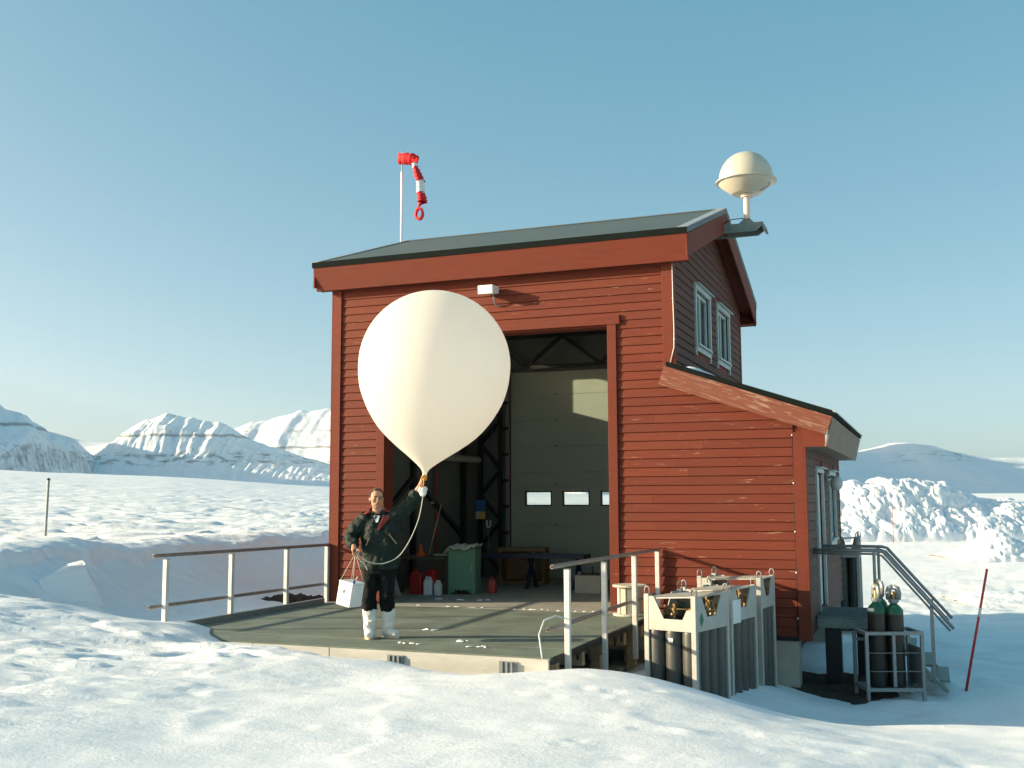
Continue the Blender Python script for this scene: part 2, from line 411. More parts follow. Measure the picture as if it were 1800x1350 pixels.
# ------------------------------------------------------------------ snow ground (one sheet to the horizon)
TP = np.array([
 (9,-16,.02),(3,-15,.15),(15,-15,-.1),(-3,-14,.5),(20,-12,-.5),(6.6,-8.8,.0),(4.5,-9.5,.05),(8.6,-8.1,-.1),(11,-8.5,-.3),(14,-8,-.55),
 (1.5,-9,.22),(-2,-9,.5),(-6,-9,.8),
 (1.4,-5.3,.02),(2.55,-5.25,-.02),(3.94,-5.25,-.045),(5.57,-5.25,-.02),(6.57,-5.2,-.035),(7.06,-5.2,-.136),(7.45,-5.2,-.22),
 (2,-6.3,.05),(4,-6.3,.0),(6,-6.3,.0),(7.2,-6.3,-.06),(8.2,-6.2,-.2),(9.5,-6.2,-.28),
 (.25,-4.45,.16),(.75,-4.75,.13),(1.15,-4.97,.09),(1.55,-5.12,.03),(.1,-3.75,.08),(.6,-4.2,.05),(2.1,-4.75,-.22),(3,-4.75,-.4),(5,-4.75,-.4),(1.8,-4.0,-.45),(3,-4.2,-.75),(5,-4.2,-.7),(3,-2,-.8),(1,-1.6,-.6),(5,-1,-.8),(3,3,-.8),(1,5,-.6),
 (5.75,-4.4,-.18),(5.8,-3.2,-.42),(5.8,-2,-.5),(5.8,-.6,-.55),
 (6.4,-4.3,-.22),(7.1,-4.3,-.4),(7.6,-4.0,-.62),(6.9,-2.4,-.72),(7.2,-1.2,-.82),(7.4,-.3,-.97),
 (8,-1.5,-.98),(8.6,.2,-1.04),(9.5,1.1,-1.02),(8.5,3,-1.02),(10,4,-1),(8.5,7,-.97),(11,9,-.9),(13,2,-1),(12,-2,-1.0),(10,-1.2,-1.0),(14,-3,-.95),
 (8.9,-4.6,-.45),(9.9,-4.3,-.43),(11.5,-4,-.5),(8.9,-3.8,-.58),(9.9,-3.5,-.6),(8.9,-2.8,-.85),(10,-2.5,-.85),
 (0,-4.25,.12),(-.85,-4.55,.28),(-2.1,-4.7,.4),(-4,-5.2,.62),(-6,-5,.8),(0,-6,.2),(-2.5,-6.5,.5),
 (-.4,-3.3,-.12),(-1.4,-3.2,-.08),(-2.6,-3.2,.02),(-.3,-2,-.22),(-.4,-.5,-.22),(-.5,1.5,-.25),(-1.5,-1.5,-.22),(-1.5,1.5,-.28),(-1.5,4,-.3),
 (-2.3,-1.5,-.13),(-2.4,2,-.2),(-2.4,5,-.2),(-1.2,7,-.3),
 (-3.9,-3,.74),(-4.0,-1,.74),(-4.0,1.5,.75),(-3.9,4,.75),(-3.9,7,.75),(-3.4,-2,.5),(-3.4,1,.5),(-3.35,4,.5),(-3.35,6,.5),(-2.9,-1,.05),(-2.9,2,.05),(-2.85,5,.05),
 (-5,-3,.82),(-5,0,.8),(-5,4,.8),(-5,8,.8),(-8,0,.85),(-8,8,.9),(-10,-6,1),(-10,5,1),(-14,0,1.1),(-12,12,1.1),
 (2,8,-.5),(5,9,-.8),(2,12,-.3),(-4,13,.6),(8,14,-.8),(16,6,-.95),(18,-5,-.8)], float)
def tps_fit(P):
    n = len(P); d = np.linalg.norm(P[:,None,:2]-P[None,:,:2], axis=-1)
    K = np.where(d > 0, d*d*np.log(d+1e-12), 0) + np.eye(n)*.02
    A = np.zeros((n+3, n+3)); A[:n,:n] = K; Q = np.c_[np.ones(n), P[:,:2]]; A[:n,n:] = Q; A[n:,:n] = Q.T
    return np.linalg.solve(A, np.r_[P[:,2], 0, 0, 0])
TW = tps_fit(TP)
def tps(x, y):
    z = TW[-3] + TW[-2]*x + TW[-1]*y
    for (px, py, _), w in zip(TP, TW[:-3]):
        r2 = (x-px)**2 + (y-py)**2
        z = z + w*.5*r2*np.log(r2+1e-12)
    return z
def scarp(x0_, y0_, pts, h, width=.05, run=.8):
    """small wind-cut snow step along a polyline: raised on its left, fading over run"""
    x = x0_ + .18*fbm(x0_*1.6, y0_*1.6, 3, 61); y = y0_ + .18*fbm(x0_*1.6, y0_*1.6, 3, 67)
    best = np.full_like(x, 1e9); val = np.zeros_like(x)
    for (x0, y0), (x1, y1) in zip(pts[:-1], pts[1:]):
        dx, dy = x1-x0, y1-y0; L = math.hypot(dx, dy); dx /= L; dy /= L
        t = np.clip((x-x0)*dx + (y-y0)*dy, 0, L); px = x0+t*dx; py = y0+t*dy
        d = np.hypot(x-px, y-py); sgn = (x-x0)*(-dy) + (y-y0)*dx
        u = d < best; best = np.where(u, d, best); val = np.where(u, np.where(sgn > 0, d, -d), val)
    return h*sst(val, -width, width)*np.exp(-np.maximum(val, 0)/run)
def ground_z(x, y):
    r = np.hypot(x-3, y+2)
    wn_ = 1-sst(r, 12, 21)
    near = np.where(r < 22, tps(np.where(r < 22, x, 0), np.where(r < 22, y, 0)), 0)
    # far field: a rise on the left, a flat yard and shore on the right
    lx = (x-CAM.x)*RTH.x + (y-CAM.y)*RTH.y; ld = (x-CAM.x)*FWH.x + (y-CAM.y)*FWH.y
    ang = np.arctan2(lx, np.maximum(ld, 1e-3)); ang = np.where(ld < 0, np.sign(lx)*1.5, ang)
    left = 1-sst(ang, -.18, .12)
    D = np.hypot(lx, ld)
    tanL = np.interp(np.tan(np.clip(ang, -1.2, 1.2)), [-.8, -.484, -.32, -.167, 0, .3], [.031, .0252, .020, .0103, .002, 0])
    crest = 230.
    fl = np.where(D < crest, .75 + (tanL*crest+.9)*np.clip((D-16)/(crest-16), 0, 1)**1.15,
                  .75 + (tanL*crest+.9) - (5+tanL*120)*sst(D, crest, crest*2) + np.clip(D-900, 0, 6000)*.022)
    fr = -1.0 + 1.0*sst(D, 22, 48) + np.clip(D-300, 0, 6000)*.003
    far = fl*left + fr*(1-left)
    z = near*wn_ + far*(1-wn_)
    # wind-carved relief
    a = x*.92 + y*.39; b = -x*.39 + y*.92
    fgm = 1-sst(x, 4.5, 7.5)*sst(y, -4.4, -3)
    fieldm = sst(-x, 3.6, 6)*(sst(y, -6, -2)) 
    fieldm = np.maximum(fieldm, sst(r, 20, 30)*left)
    z = z + fieldm*(.060*ridged(a/1.5, b/.42, 3, 3)*(.35+.85*sst(perlin(a/7, b/3.2, 7), -.5, .5)) - .08 + .075*sst(perlin(a/2.1+.4*perlin(a, b, 2), b/.55, 5), .05, .25)+.05*fbm(a/7, b/3, 3, 15)) * (1 - sst(D, 300, 600))
    smooth_drift = sst(x, 2.2, 3.4)*(1-sst(y, -5.4, -5.0))
    fg = (1-fieldm)*(.015*ridged(a/.9, b/.28, 3, 21)*(1-.75*smooth_drift)*sst(5-x, 0, 4)+.010*fbm(a/.7, b/.4, 4, 33)+(1-sst(x, 2.0, 4.2))*(.030*sst(perlin(a/1.3+.5*perlin(a*.7, b*.7, 2), b/.38, 51), .08, .16)+.018*sst(perlin(a/.7+.5*perlin(a, b, 4), b/.2, 53), .1, .18))+.026*fbm(a/3, b/1.5, 3, 41))
    hid = sst(np.maximum(np.maximum(-.6-x, x-5.6), np.maximum(-4.9-y, y-6.3)), 0, .5)
    z = z + fg*hid
    # scarps and dents in the foreground
    z = z + scarp(x, y, [(3.9,-5.55),(4.35,-6.1),(4.75,-6.9),(5.05,-7.6),(5.5,-8.8)], .016, .05, .5)*sst(fbm(x*1.3, y*1.3, 3, 91), -.5, .2)
    z = z + scarp(x, y, [(2.6,-5.7),(2.3,-6.1),(2.75,-6.8),(3.6,-7.9),(4.1,-8.8)], .026, .06, .6)*sst(fbm(x*1.1, y*1.1, 3, 92), -.4, .3)
    z = z + scarp(x, y, [(.2,-5.4),(1.0,-5.7),(1.9,-5.75),(2.4,-5.9)], .05, .06, .6)*sst(fbm(x*1.1, y*1.1, 3, 93), -.5, .3)
    z = z + scarp(x, y, [(7.2,-7.4),(8.3,-7.0),(9.6,-6.8),(11,-6.9)], .022, .06, .7)*sst(fbm(x*1.1, y*1.1, 3, 94), -.4, .3)
    z = z + scarp(x, y, [(-3.7,-3.6),(-3.75,-1),(-3.65,2),(-3.7,5),(-3.7,9)], .17, .07, 1.6)
    rs = np.random.RandomState(4)
    for k in range(46):
        cx, cy = rs.uniform(3.5, 9.5), rs.uniform(-8.6, -5.5); s1 = rs.uniform(.03, .09); s2 = s1*rs.uniform(.4, .8)
        msk = (np.abs(x-cx) < .5) & (np.abs(y-cy) < .5)
        if msk.any():
            xx = x[msk]-cx; yy = y[msk]-cy
            z[msk] -= rs.uniform(.006, .022)*np.exp(-(xx/s1)**2-(yy/s2)**2) - .01*np.exp(-((xx-.08)/s1)**2-(yy/s2)**2)
    # churned snow in the yard
    yard = sst(x, 7.7, 8.6)*sst(y, -2.2, -.8)*(1-sst(r, 15, 25))
    z = z + yard*.05*fbm(x/.9, y/.9, 5, 77)
    return z
def axis(c0, c1, lim0, lim1, s0=.05, g0=.018, g1=.018):
    def go(c, lim, g):
        out = []; d = 0; 
        while True:
            st = max(s0, g*d) if d < 110 else max(g*110, .08*(d-110)+2)
            d += st; out.append(d)
            if c*0 + d > lim: break
        return out
    core = list(np.arange(c0, c1, s0))
    return np.array(sorted([c0-d for d in go(c0, lim0, g0)]) + core + [core[-1]+d for d in go(c1, lim1, g1)])
gx = axis(1.0, 10.5, 7000, 7000, .05, .009, .03); gy = axis(-9.5, -3.5, 60, 7000, .05, .06, .010)
GX, GY = np.meshgrid(gx, gy)
GZ = ground_z(GX.copy(), GY.copy())
ground = grid_mesh('snow_ground', GX, GY, GZ, M['snow']); tag(ground, kind='structure')
ground['label'] = 'wind carved snow covering the ground'
def gz(x, y): return float(ground_z(np.array([[float(x)]]), np.array([[float(y)]]))[0, 0])

# ------------------------------------------------------------------ mountains (camera-independent metric patches, km away)
def patch(name, L0, L1, D0, D1, nL, nD, fn, label):
    Ls = np.linspace(L0, L1, nL); Ds = np.linspace(D0, D1, nD); LL, DD = np.meshgrid(Ls, Ds)
    H = fn(LL, DD)
    X = CAM.x + RTH.x*LL + FWH.x*DD; Y = CAM.y + RTH.y*LL + FWH.y*DD
    o = grid_mesh(name, X, Y, H, M['mount']); tag(o, label=label, kind='structure'); return o
def el(us, vs, D):  # ridge heights (m) along the ridge at distance D
    return [((u-900)/1859*D) for u in us], [1.66+(876-v)/1859*D for v in vs]
def prof_left(L, D):
    l, h = el([-900,-500,-250,-100,0,25,45,66,76,86,100,130,400], [560,560,600,650,704,722,735,752,768,806,832,850,870], 4300)
    Hr = np.interp(L, l, h)
    t = np.clip((D-3300)/1000, 0, 1.6)
    sh = np.where(t < 1, .55*t + .45*sst(t, .15, .75), 1-.45*(t-1))
    g = ridged(L/260 + D/900, D/1500, 4, 5)
    base = 20
    return base-25+ (Hr-base)*sh*(1+.07*(g-.8)) + 14*fbm(L/120, D/120, 4, 8)*sst(t, 0, .3)
def prof_mid(L, D):
    l, h = el([150,196,215,245,270,290,305,330,370,392,410,450,520,600], [800,786,765,743,734,728,728,735,741,745,757,776,800,822], 5200)
    Hr = np.interp(L, l, h)
    t = np.clip((D-4650)/550, 0, 2)
    face = .30*sst(t, 0, .34) + .18*sst(t, .10, .5) + .22*sst(t, .40, .60) + .10*sst(t, .62, .68) + .2*sst(t, .66, 1.0)
    sh = np.where(t < 1, face, 1-.25*(t-1))
    g = ridged(L/120 + .25*perlin(D/300, L/300, 3), D/2600, 3, 15)
    b = 55
    return b + (Hr-b)*np.clip(sh*(1+.11*(g-.9)*np.clip(1.15-t, 0, 1)), 0, 1.05) + (7*fbm(L/90, D/90, 5, 18)+9*(ridged(L/55, D/700, 3, 19)-.8)*np.clip(1-t, 0, 1))*sst(t, 0, .2)
def prof_back(L, D):
    l, h = el([300,392,400,420,445,470,500,520,560,590,650,750,900,1050,1200,1300,1400,1450], [790,760,755,749,742,737,728,725,720,718,700,670,640,640,680,740,800,840], 6600)
    Hr = np.interp(L, l, h)
    t = np.clip((D-5500)/1100, 0, 2)
    sh = np.where(t < 1, .25*sst(t, 0, .35) + .15*sst(t, .3, .6) + .6*sst(t, .55, 1.0), 1-.2*(t-1))
    g = ridged(L/300 + .3*perlin(D/400, L/400, 3), D/2600, 3, 25)
    b = 60
    return b + (Hr-b)*np.clip(sh*(1+.15*(g-.9)*np.clip(1.15-t, 0, 1)), 0, 1.05) + 8*fbm(L/110, D/110, 4, 28)
def prof_right(L, D):
    l, h = el([1300,1420,1480,1510,1535,1560,1585,1612,1640,1668,1700,1760,1800,1860,2000,2300], [790,790,797,796,790,783,781,783,793,801,805,809,810,806,812,830], 5200)
    Hr = np.interp(L, l, h)
    t = np.clip((D-3600)/1600, 0, 2)
    sh = np.where(t < 1, .35*t + .65*sst(t, .25, 1.0), 1-.3*(t-1))
    g = fbm(L/500, D/500, 4, 35)
    b = -6
    return b + (Hr-b)*sh*(1+.10*g*np.clip(1.1-t, 0, 1)) + 6*fbm(L/160, D/160, 4, 38)
def prof_glac(L, D):
    t = np.clip((D-5200)/4500, 0, 1)
    l, h = el([-300,0,60,80,105,128,150,200,260,420], [740,745,752,756,763,771,774,776,770,760], 9700)
    return 40 + (np.interp(L, l, h)-40)*(t**1.1) + 10*fbm(L/700, D/700, 3, 48)
def prof_shade_spur(L, D):  # added ridge off to the left, there to cast shade over the valley
    Lr = -.484*D-760; Hr = 150+.10*D
    d = (L-Lr); g = ridged(D/240, L/1200, 3, 55)
    return -60 + np.maximum(0, 70+.02*D+Hr*(1+.05*g) - np.where(d > 0, .95*d, -.35*d)) + 6*fbm(L/90, D/90, 3, 58)
def prof_shade_peak(L, D):  # added peak hidden by the building, throws shade on the right hill
    w = sst(D, 3500, 3900)*(1-sst(D, 5000, 5600)); d = np.abs(L-250)
    return -40+np.maximum(0, 680*w - .75*d)*(1+.06*ridged(L/250, D/250, 3, 65))
patch('mountain', -4200, -600, 1250, 4300, 200, 260, prof_shade_spur, 'mountain spur added off to the far left to shade the valley')
patch('mountain', -750, 1250, 3500, 5700, 110, 130, prof_shade_peak, 'unseen snowy peak added behind the red building to shade the hill')
patch('mountain', -5200, -1450, 3300, 5000, 420, 200, prof_left, 'steep snowy mountain flank at the left edge')
patch('mountain', -2250, -700, 4600, 6000, 460, 260, prof_mid, 'flat topped snowy mountain with rock bands beyond the snow field')
patch('mountain', -2200, 2100, 5500, 7600, 420, 180, prof_back, 'long snowy massif with gullies running behind the red building')
patch('hill', 900, 4200, 3600, 6000, 300, 140, prof_right, 'rounded snowy hill behind the snow heap')
patch('glacier', -6500, -600, 5200, 9800, 80, 80, prof_glac, 'smooth snow slope between the two left mountains')

def poly(mb, pts, fn, th0, th1):
    """extrude a 2-D polygon; fn(a, b, t) -> 3-D point"""
    n = len(pts); vs = [fn(a, b, th0) for a, b in pts] + [fn(a, b, th1) for a, b in pts]
    fs = [tuple(range(n)), tuple(reversed(range(n, 2*n)))] + [(i, i+n, (i+1) % n+n, (i+1) % n) for i in range(n)]
    mb.add(vs, fs)
    return mb
def fixn(o):
    bm = bmesh.new(); bm.from_mesh(o.data); bmesh.ops.recalc_face_normals(bm, faces=bm.faces); bm.to_mesh(o.data); bm.free(); return o

# ------------------------------------------------------------------ the red station building
B = thing('red_wooden_building', 'tall red timber balloon hall with an open front doorway and a lean-to', 'building')
PT, Z0 = .1302, 4.958
EZ, RY, RZ, RX0, RX1 = 5.57, 3.05, 6.70, -.27, 6.04
SLP = (RZ-EZ)/(RY+.3)
def roof_under(y): return EZ-.10 + SLP*(min(y, 2*RY-y)+.3)
AX0, AZ0, AX1, AZ1 = 5.65, 3.634, 7.99, 2.829
ASL = (AZ0-AZ1)/(AX1-AX0)
def annex_under(x): return AZ0-.09-ASL*(x-AX0)

mb = MB()
fw_ = MB()
fw_.box(.0, .96, 0, .2, -.6, 5.12); fw_.box(.96, 4.76, 0, .2, 4.27, 5.12); fw_.box(4.76, 5.744, 0, .2, -.26, 5.12)
poly(fw_, [(5.744,-.26),(7.55,-.26),(7.55,annex_under(7.55)-.03),(5.744,annex_under(5.744)-.03)], lambda a, b, t: (a, t, b), 0, .15)
front_wall = fixn(fw_.build('front_wall', M['redtrim'], B))
# left gable wall with a window opening, back wall with the rear door opening
lw = MB()
WY0, WY1, WZ0, WZ1 = 3.40, 5.00, 4.01, 4.96
gp = lambda y: roof_under(y)
poly(lw, [(0.2,-.6),(WY0,-.6),(WY0,gp(WY0)),(RY,gp(RY)),(.2,gp(.2))], lambda a, b, t: (t, a, b), 0, .16)
poly(lw, [(WY1,-.6),(6.0,-.6),(6.0,gp(6.0)),(WY1,gp(WY1))], lambda a, b, t: (t, a, b), 0, .16)
lw.box(0, .16, WY0, WY1, -.6, WZ0); poly(lw, [(WY0,WZ1),(WY1,WZ1),(WY1,gp(WY1)),(WY0,gp(WY0))], lambda a, b, t: (t, a, b), 0, .16)
left_wall = fixn(lw.build('side_wall', M['sidewood'], B))
bw = MB(); bw.box(0, .86, 5.85, 6.0, -.6, 5.12); bw.box(4.82, 5.744, 5.85, 6.0, -.6, 5.12); bw.box(.86, 4.82, 5.85, 6.0, 4.34, 5.12); bw.box(5.744, 7.55, 5.65, 5.8, -.26, 2.5)
bw.build('back_wall', M['red'], B)
rw = MB()
holes_g = [(1.53, 2.73, 4.10, 5.05), (3.41, 4.61, 4.10, 5.05)]
xs = [.2, 1.53, 2.73, 3.41, 4.61, 6.0]
for a, b in zip(xs[:-1], xs[1:]):
    hole = [h for h in holes_g if abs(h[0]-a) < .01]
    segs = [(2.3, None)] if not hole else [(2.3, hole[0][2]), (hole[0][3], None)]
    for z0, z1 in segs:
        if z1 is None:
            pts = [(a, z0), (b, z0), (b, gp(b))] + ([(RY, gp(RY))] if a < RY < b else []) + [(a, gp(a))]
            poly(rw, pts, lambda p, q, t: (t, p, q), 5.60, 5.744)
        else: rw.box(5.60, 5.744, a, b, z0, z1)
gable_wall = fixn(rw.build('gable_wall', M['redtrim'], B))
aw = MB()
holes_a = [(1.35, 2.32, -.03, 2.03), (3.52, 4.62, .95, 2.03)]
for a, b, z0, z1 in [(.15,1.35,-.26,2.36),(1.35,2.32,2.03,2.36),(1.35,2.32,-.26,-.03),(2.32,3.52,-.26,2.36),(3.52,4.62,-.26,.95),(3.52,4.62,2.03,2.36),(4.62,5.65,-.26,2.36)]:
    aw.box(7.42, 7.55, a, b, z0, z1)
annex_wall = aw.build('lean_to_wall', M['redtrim'], B)

# siding boards: each its own piece, meshes shared by length
_bm = {}
def board_mesh(L, taper=0.0, mat='red'):
    k = (round(L, 3), round(taper, 3), mat)
    if k not in _bm:
        h = PT-.006; mb = MB()
        # bottom edge proud, rounded nose, leaning back to the top
        prof = [(0, 0), (-.021, .0), (-.026, .006), (-.0125, h-.004), (-.009, h), (0, h)]
        n = len(prof); vs = [(0, y, z) for y, z in prof] + [(L-taper*z/h, y, z) for y, z in prof]
        fs = [tuple(range(n)), tuple(reversed(range(n, 2*n)))] + [(i, (i+1) % n, (i+1) % n+n, i+n) for i in range(n)]
        mb.add(vs, fs); me = mb.mesh('board'); me.materials.append(M[mat])
        bm = bmesh.new(); bm.from_mesh(me); bmesh.ops.recalc_face_normals(bm, faces=bm.faces); bm.to_mesh(me); bm.free()
        _bm[k] = me
    return _bm[k]
def board(parent, loc, L, rz=0, taper=0, mat='red'):
    o = bpy.data.objects.new('board', board_mesh(L, taper, mat)); COL.objects.link(o); o.parent = parent
    o.location = (loc[0], loc[1] - .0015*random.random(), loc[2]); o.rotation_euler = (R(random.uniform(-.25, .25)), 0, rz); return o
for i in range(-1, 40):
    zt = Z0 - PT*i; zb = zt - PT
    if zt > 4.40:
        q = random.uniform(1.2, 4.2); board(front_wall, (.152, 0, zb), q); board(front_wall, (.154+q, 0, zb+random.uniform(-.0015, .0015)), 5.432-q)
        continue
    if zb > -.14: board(front_wall, (.152, 0, zb), .681 if zt < 4.39 else .66)
    xr = 5.586
    if zt < 3.52:
        xt = min(7.408, AX0 + (AZ0-.13-zt)/ASL); xb = min(7.408, AX0 + (AZ0-.13-zb)/ASL)
        if xb < 5.60: xb = xt = 5.586
        if i % 3 == 1 and xb-4.882 > 1.9:
            q = random.uniform(.5, 1.3); board(front_wall, (4.882, 0, zb), q); board(front_wall, (4.884+q, 0, zb+random.uniform(-.0015, .0015)), xb-4.884-q, 0, max(0, xb-xt))
        else: board(front_wall, (4.882, 0, zb), xb-4.882, 0, max(0, xb-xt))
    else: board(front_wall, (4.882, 0, zb), xr-4.882)
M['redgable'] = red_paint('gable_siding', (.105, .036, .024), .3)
def side_boards(parent, X, y0, y1, zlo, zfun, holes, mat='red'):
    z = zlo
    while True:
        zt = z+PT; 
        segs = [(y0, y1)]
        for (h0, h1, hz0, hz1) in holes:
            if zt > hz0 and z < hz1:
                segs = [s for (a, b) in segs for s in ((a, min(b, h0)), (max(a, h1), b)) if s[1]-s[0] > .03]
        done = True
        for a, b in segs:
            # clip by the roof line on both slopes
            ya, yb = a, b
            while ya < yb and zfun(ya) < zt: ya += .02
            while yb > ya and zfun(yb) < zt: yb -= .02
            if yb-ya > .1: board(parent, (X, ya, z), yb-ya, R(90), 0, mat); done = False
        z += PT
        if done and z > 3: break
        if z > 7: break
gh = [(1.46, 2.80, 4.02, 5.13), (3.34, 4.68, 4.02, 5.13)]
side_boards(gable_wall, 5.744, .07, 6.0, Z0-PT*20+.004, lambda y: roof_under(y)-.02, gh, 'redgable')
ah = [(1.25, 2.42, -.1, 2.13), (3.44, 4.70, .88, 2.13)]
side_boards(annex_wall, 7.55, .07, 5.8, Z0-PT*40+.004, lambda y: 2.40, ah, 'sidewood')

# corner posts, casings
def part(name, mat, parent, *boxes, bevel=.004, label=None):
    mb = MB()
    for b in boxes: mb.box(*b)
    o = mb.build(name, mat, parent, bevel=bevel)
    if label: o['label'] = label
    return o
part('corner_post', M['redtrim'], B, (0, .15, -.05, 0, -.02, 5.14), (-.03, 0, -.05, .12, -.02, 5.14))
part('corner_post', M['redtrim'], B, (5.588, 5.744, -.05, 0, 3.40, 5.12), (5.744, 5.772, -.05, .068, 3.42, 5.12))
part('corner_post', M['redtrim'], B, (7.41, 7.55, -.05, 0, -.30, 2.56), (7.55, 7.578, -.05, .068, -.30, 2.45))
part('corner_post', M['redtrim'], B, (5.744, 5.772, 5.9, 6.02, 2.6, 5.15)); part('corner_post', M['redtrim'], B, (7.55, 7.578, 5.7, 5.82, -.26, 2.4))
frame = part('door_casing', M['redtrim'], B, (.835, .98, -.055, 0, 0, 4.248), (4.74, 4.88, -.055, 0, -.02, 4.248), (.78, 4.937, -.062, 0, 4.25, 4.392))
part('jamb_lining', M['redtrim'], frame, (.955, .982, 0, .27, 0, 4.25), (4.738, 4.765, 0, .27, 0, 4.25), (.982, 4.738, 0, .27, 4.225, 4.252), bevel=0)
# hall floor and threshold
part('floor', M['floor'], B, (.0, 5.744, -.26, 6.0, -.5, .0), bevel=0)
part('inner_lining', M['inwall'], B, (.162, .182, .2, WY0-.02, 0, 5.2), (.162, .182, WY1+.02, 5.85, 0, 5.2), (.162, .182, WY0-.02, WY1+.02, 0, WZ0), (5.58, 5.598, .2, 5.85, 0, 5.2), bevel=0)

# roofs
rf = MB()
for s in (1, -1):
    Y = lambda y: y if s == 1 else 2*RY-y
    rf.hexa([(RX0,Y(-.30),EZ-.085),(RX1,Y(-.30),EZ-.085),(RX1,RY,RZ-.085),(RX0,RY,RZ-.085),(RX0,Y(-.30),EZ),(RX1,Y(-.30),EZ),(RX1,RY,RZ),(RX0,RY,RZ)])
roof = fixn(rf.build('roof', M['roof'], B))
ed = MB(); ed.box(RX0, RX1, -.312, -.302, EZ-.092, EZ+.004); ed.box(RX0, RX1, 2*RY+.302, 2*RY+.312, EZ-.092, EZ+.004)
ed.build('edge_trim', M['roofedge'], roof)
cp = MB()
for s in (1, -1):
    Y = lambda y: y if s == 1 else 2*RY-y
    cp.hexa([(RX0,Y(RY-.13),RZ-.13*SLP+.006),(RX1,Y(RY-.13),RZ-.13*SLP+.006),(RX1,RY,RZ+.006),(RX0,RY,RZ+.006),(RX0,Y(RY-.13),RZ-.13*SLP+.016),(RX1,Y(RY-.13),RZ-.13*SLP+.016),(RX1,RY,RZ+.018),(RX0,RY,RZ+.018)])
fixn(cp.build('ridge_cap', M['roof'], roof))
fl = MB()
for x0, x1 in ((RX1-.15, RX1+.008), (RX0-.008, RX0+.12)):
    for s in (1, -1):
        Y = lambda y: y if s == 1 else 2*RY-y
        fl.hexa([(x0,Y(-.31),EZ+.002),(x1,Y(-.31),EZ+.002),(x1,RY,RZ+.006),(x0,RY,RZ+.006),(x0,Y(-.31),EZ+.008),(x1,Y(-.31),EZ+.008),(x1,RY,RZ+.022),(x0,RY,RZ+.022)])
fixn(fl.build('flashing', M['zinc'], roof))
fa = MB()
for s in (1, -1):
    Y = lambda y: y if s == 1 else 2*RY-y
    fa.hexa([(RX0+.03,Y(-.20),5.10),(RX1-.005,Y(-.20),5.10),(RX1-.005,Y(-.17),5.10),(RX0+.03,Y(-.17),5.10),(RX0+.02,Y(-.302),EZ-.09),(RX1-.005,Y(-.302),EZ-.09),(RX1-.005,Y(-.272),EZ-.09),(RX0+.02,Y(-.272),EZ-.09)])
fixn(fa.build('eave_fascia', M['redtrim'], B, bevel=.004))
rk = MB()
for x0, x1 in ((RX1-.036, RX1-.004), (RX0+.004, RX0+.036)):
    for s in (1, -1):
        Y = lambda y: y if s == 1 else 2*RY-y
        h = .34
        rk.hexa([(x0,Y(-.268),EZ-.088-h),(x1,Y(-.268),EZ-.088-h),(x1,RY,RZ-.088-h),(x0,RY,RZ-.088-h),(x0,Y(-.268),EZ-.088),(x1,Y(-.268),EZ-.088),(x1,RY,RZ-.088),(x0,RY,RZ-.088)])
fixn(rk.build('rake_board', M['redtrim'], B, bevel=.004))
sf = MB()
for x0, x1 in ((5.775, RX1-.04), (RX0+.04, -.002)):
    for s in (1, -1):
        Y = lambda y: y if s == 1 else 2*RY-y
        sf.hexa([(x0,Y(-.165),EZ-.27),(x1,Y(-.165),EZ-.27),(x1,RY,RZ-.27+.045),(x0,RY,RZ-.27+.045),(x0,Y(-.165),EZ-.25),(x1,Y(-.165),EZ-.25),(x1,RY,RZ-.25+.045),(x0,RY,RZ-.25+.045)])
for s in (1, -1):
    Y = lambda y: y if s == 1 else 2*RY-y
    sf.box(RX0+.04, RX1-.04, min(Y(-.165), Y(-.03)), max(Y(-.165), Y(-.03)), 5.115, 5.135)
fixn(sf.build('soffit', M['redtrim'], B))

# lean-to roof
ar = MB()
for (y0, y1, x0) in ((-.22, -.052, AX0+.02), (.0, 6.05, 5.775)):
    z0 = AZ0-ASL*(x0-AX0)
    ar.hexa([(x0,y0,z0-.075),(AX1,y0,AZ1-.075),(AX1,y1,AZ1-.075),(x0,y1,z0-.075),(x0,y0,z0),(AX1,y0,AZ1),(AX1,y1,AZ1),(x0,y1,z0)])
x0 = 5.775; z0 = AZ0-ASL*(x0-AX0)
ar.hexa([(x0,-.052,z0-.075),(AX1,-.052,AZ1-.075),(AX1,0,AZ1-.075),(x0,0,z0-.075),(x0,-.052,z0),(AX1,-.052,AZ1),(AX1,0,AZ1),(x0,0,z0)])
aroof = fixn(ar.build('lean_to_roof', M['roofedge'], B))
o = MB().hexa([(AX1-.02,-.225,AZ1-.01),(AX1+.03,-.225,AZ1-.03),(AX1+.03,6.05,AZ1-.03),(AX1-.02,6.05,AZ1-.01),(AX1-.02,-.225,AZ1+.012),(AX1+.03,-.225,AZ1-.012),(AX1+.03,6.05,AZ1-.012),(AX1-.02,6.05,AZ1+.012)]).build('drip_edge', M['zinc'], aroof)
rr = MB(); poly(rr, [(5.558,3.296),(7.872,2.502),(7.969,2.737+.01),(5.647,3.551+.01)], lambda a, b, t: (a, t, b), -.235, -.205)
fixn(rr.build('worn_rake_board', M['redworn'], B, bevel=.004, )); bpy.data.objects['worn_rake_board']['label'] = 'sloping rake board with flaking red paint'
ef = MB().hexa([(7.845,-.20,2.343),(7.872,-.20,2.343),(7.872,6.05,2.343),(7.845,6.05,2.343),(7.945,-.20,2.745),(7.972,-.20,2.745),(7.972,6.05,2.745),(7.945,6.05,2.745)])
ef.build('lean_to_eave_board', M['graywood'], B, bevel=.004)['label'] = 'bare grey eave board'
se = MB(); se.hexa([(7.552,-.15,2.345),(7.85,-.15,2.345),(7.85,-.12,2.345),(7.552,-.12,2.345),(7.552,-.15,2.80),(7.85,-.15,2.70),(7.85,-.12,2.70),(7.552,-.12,2.80)])
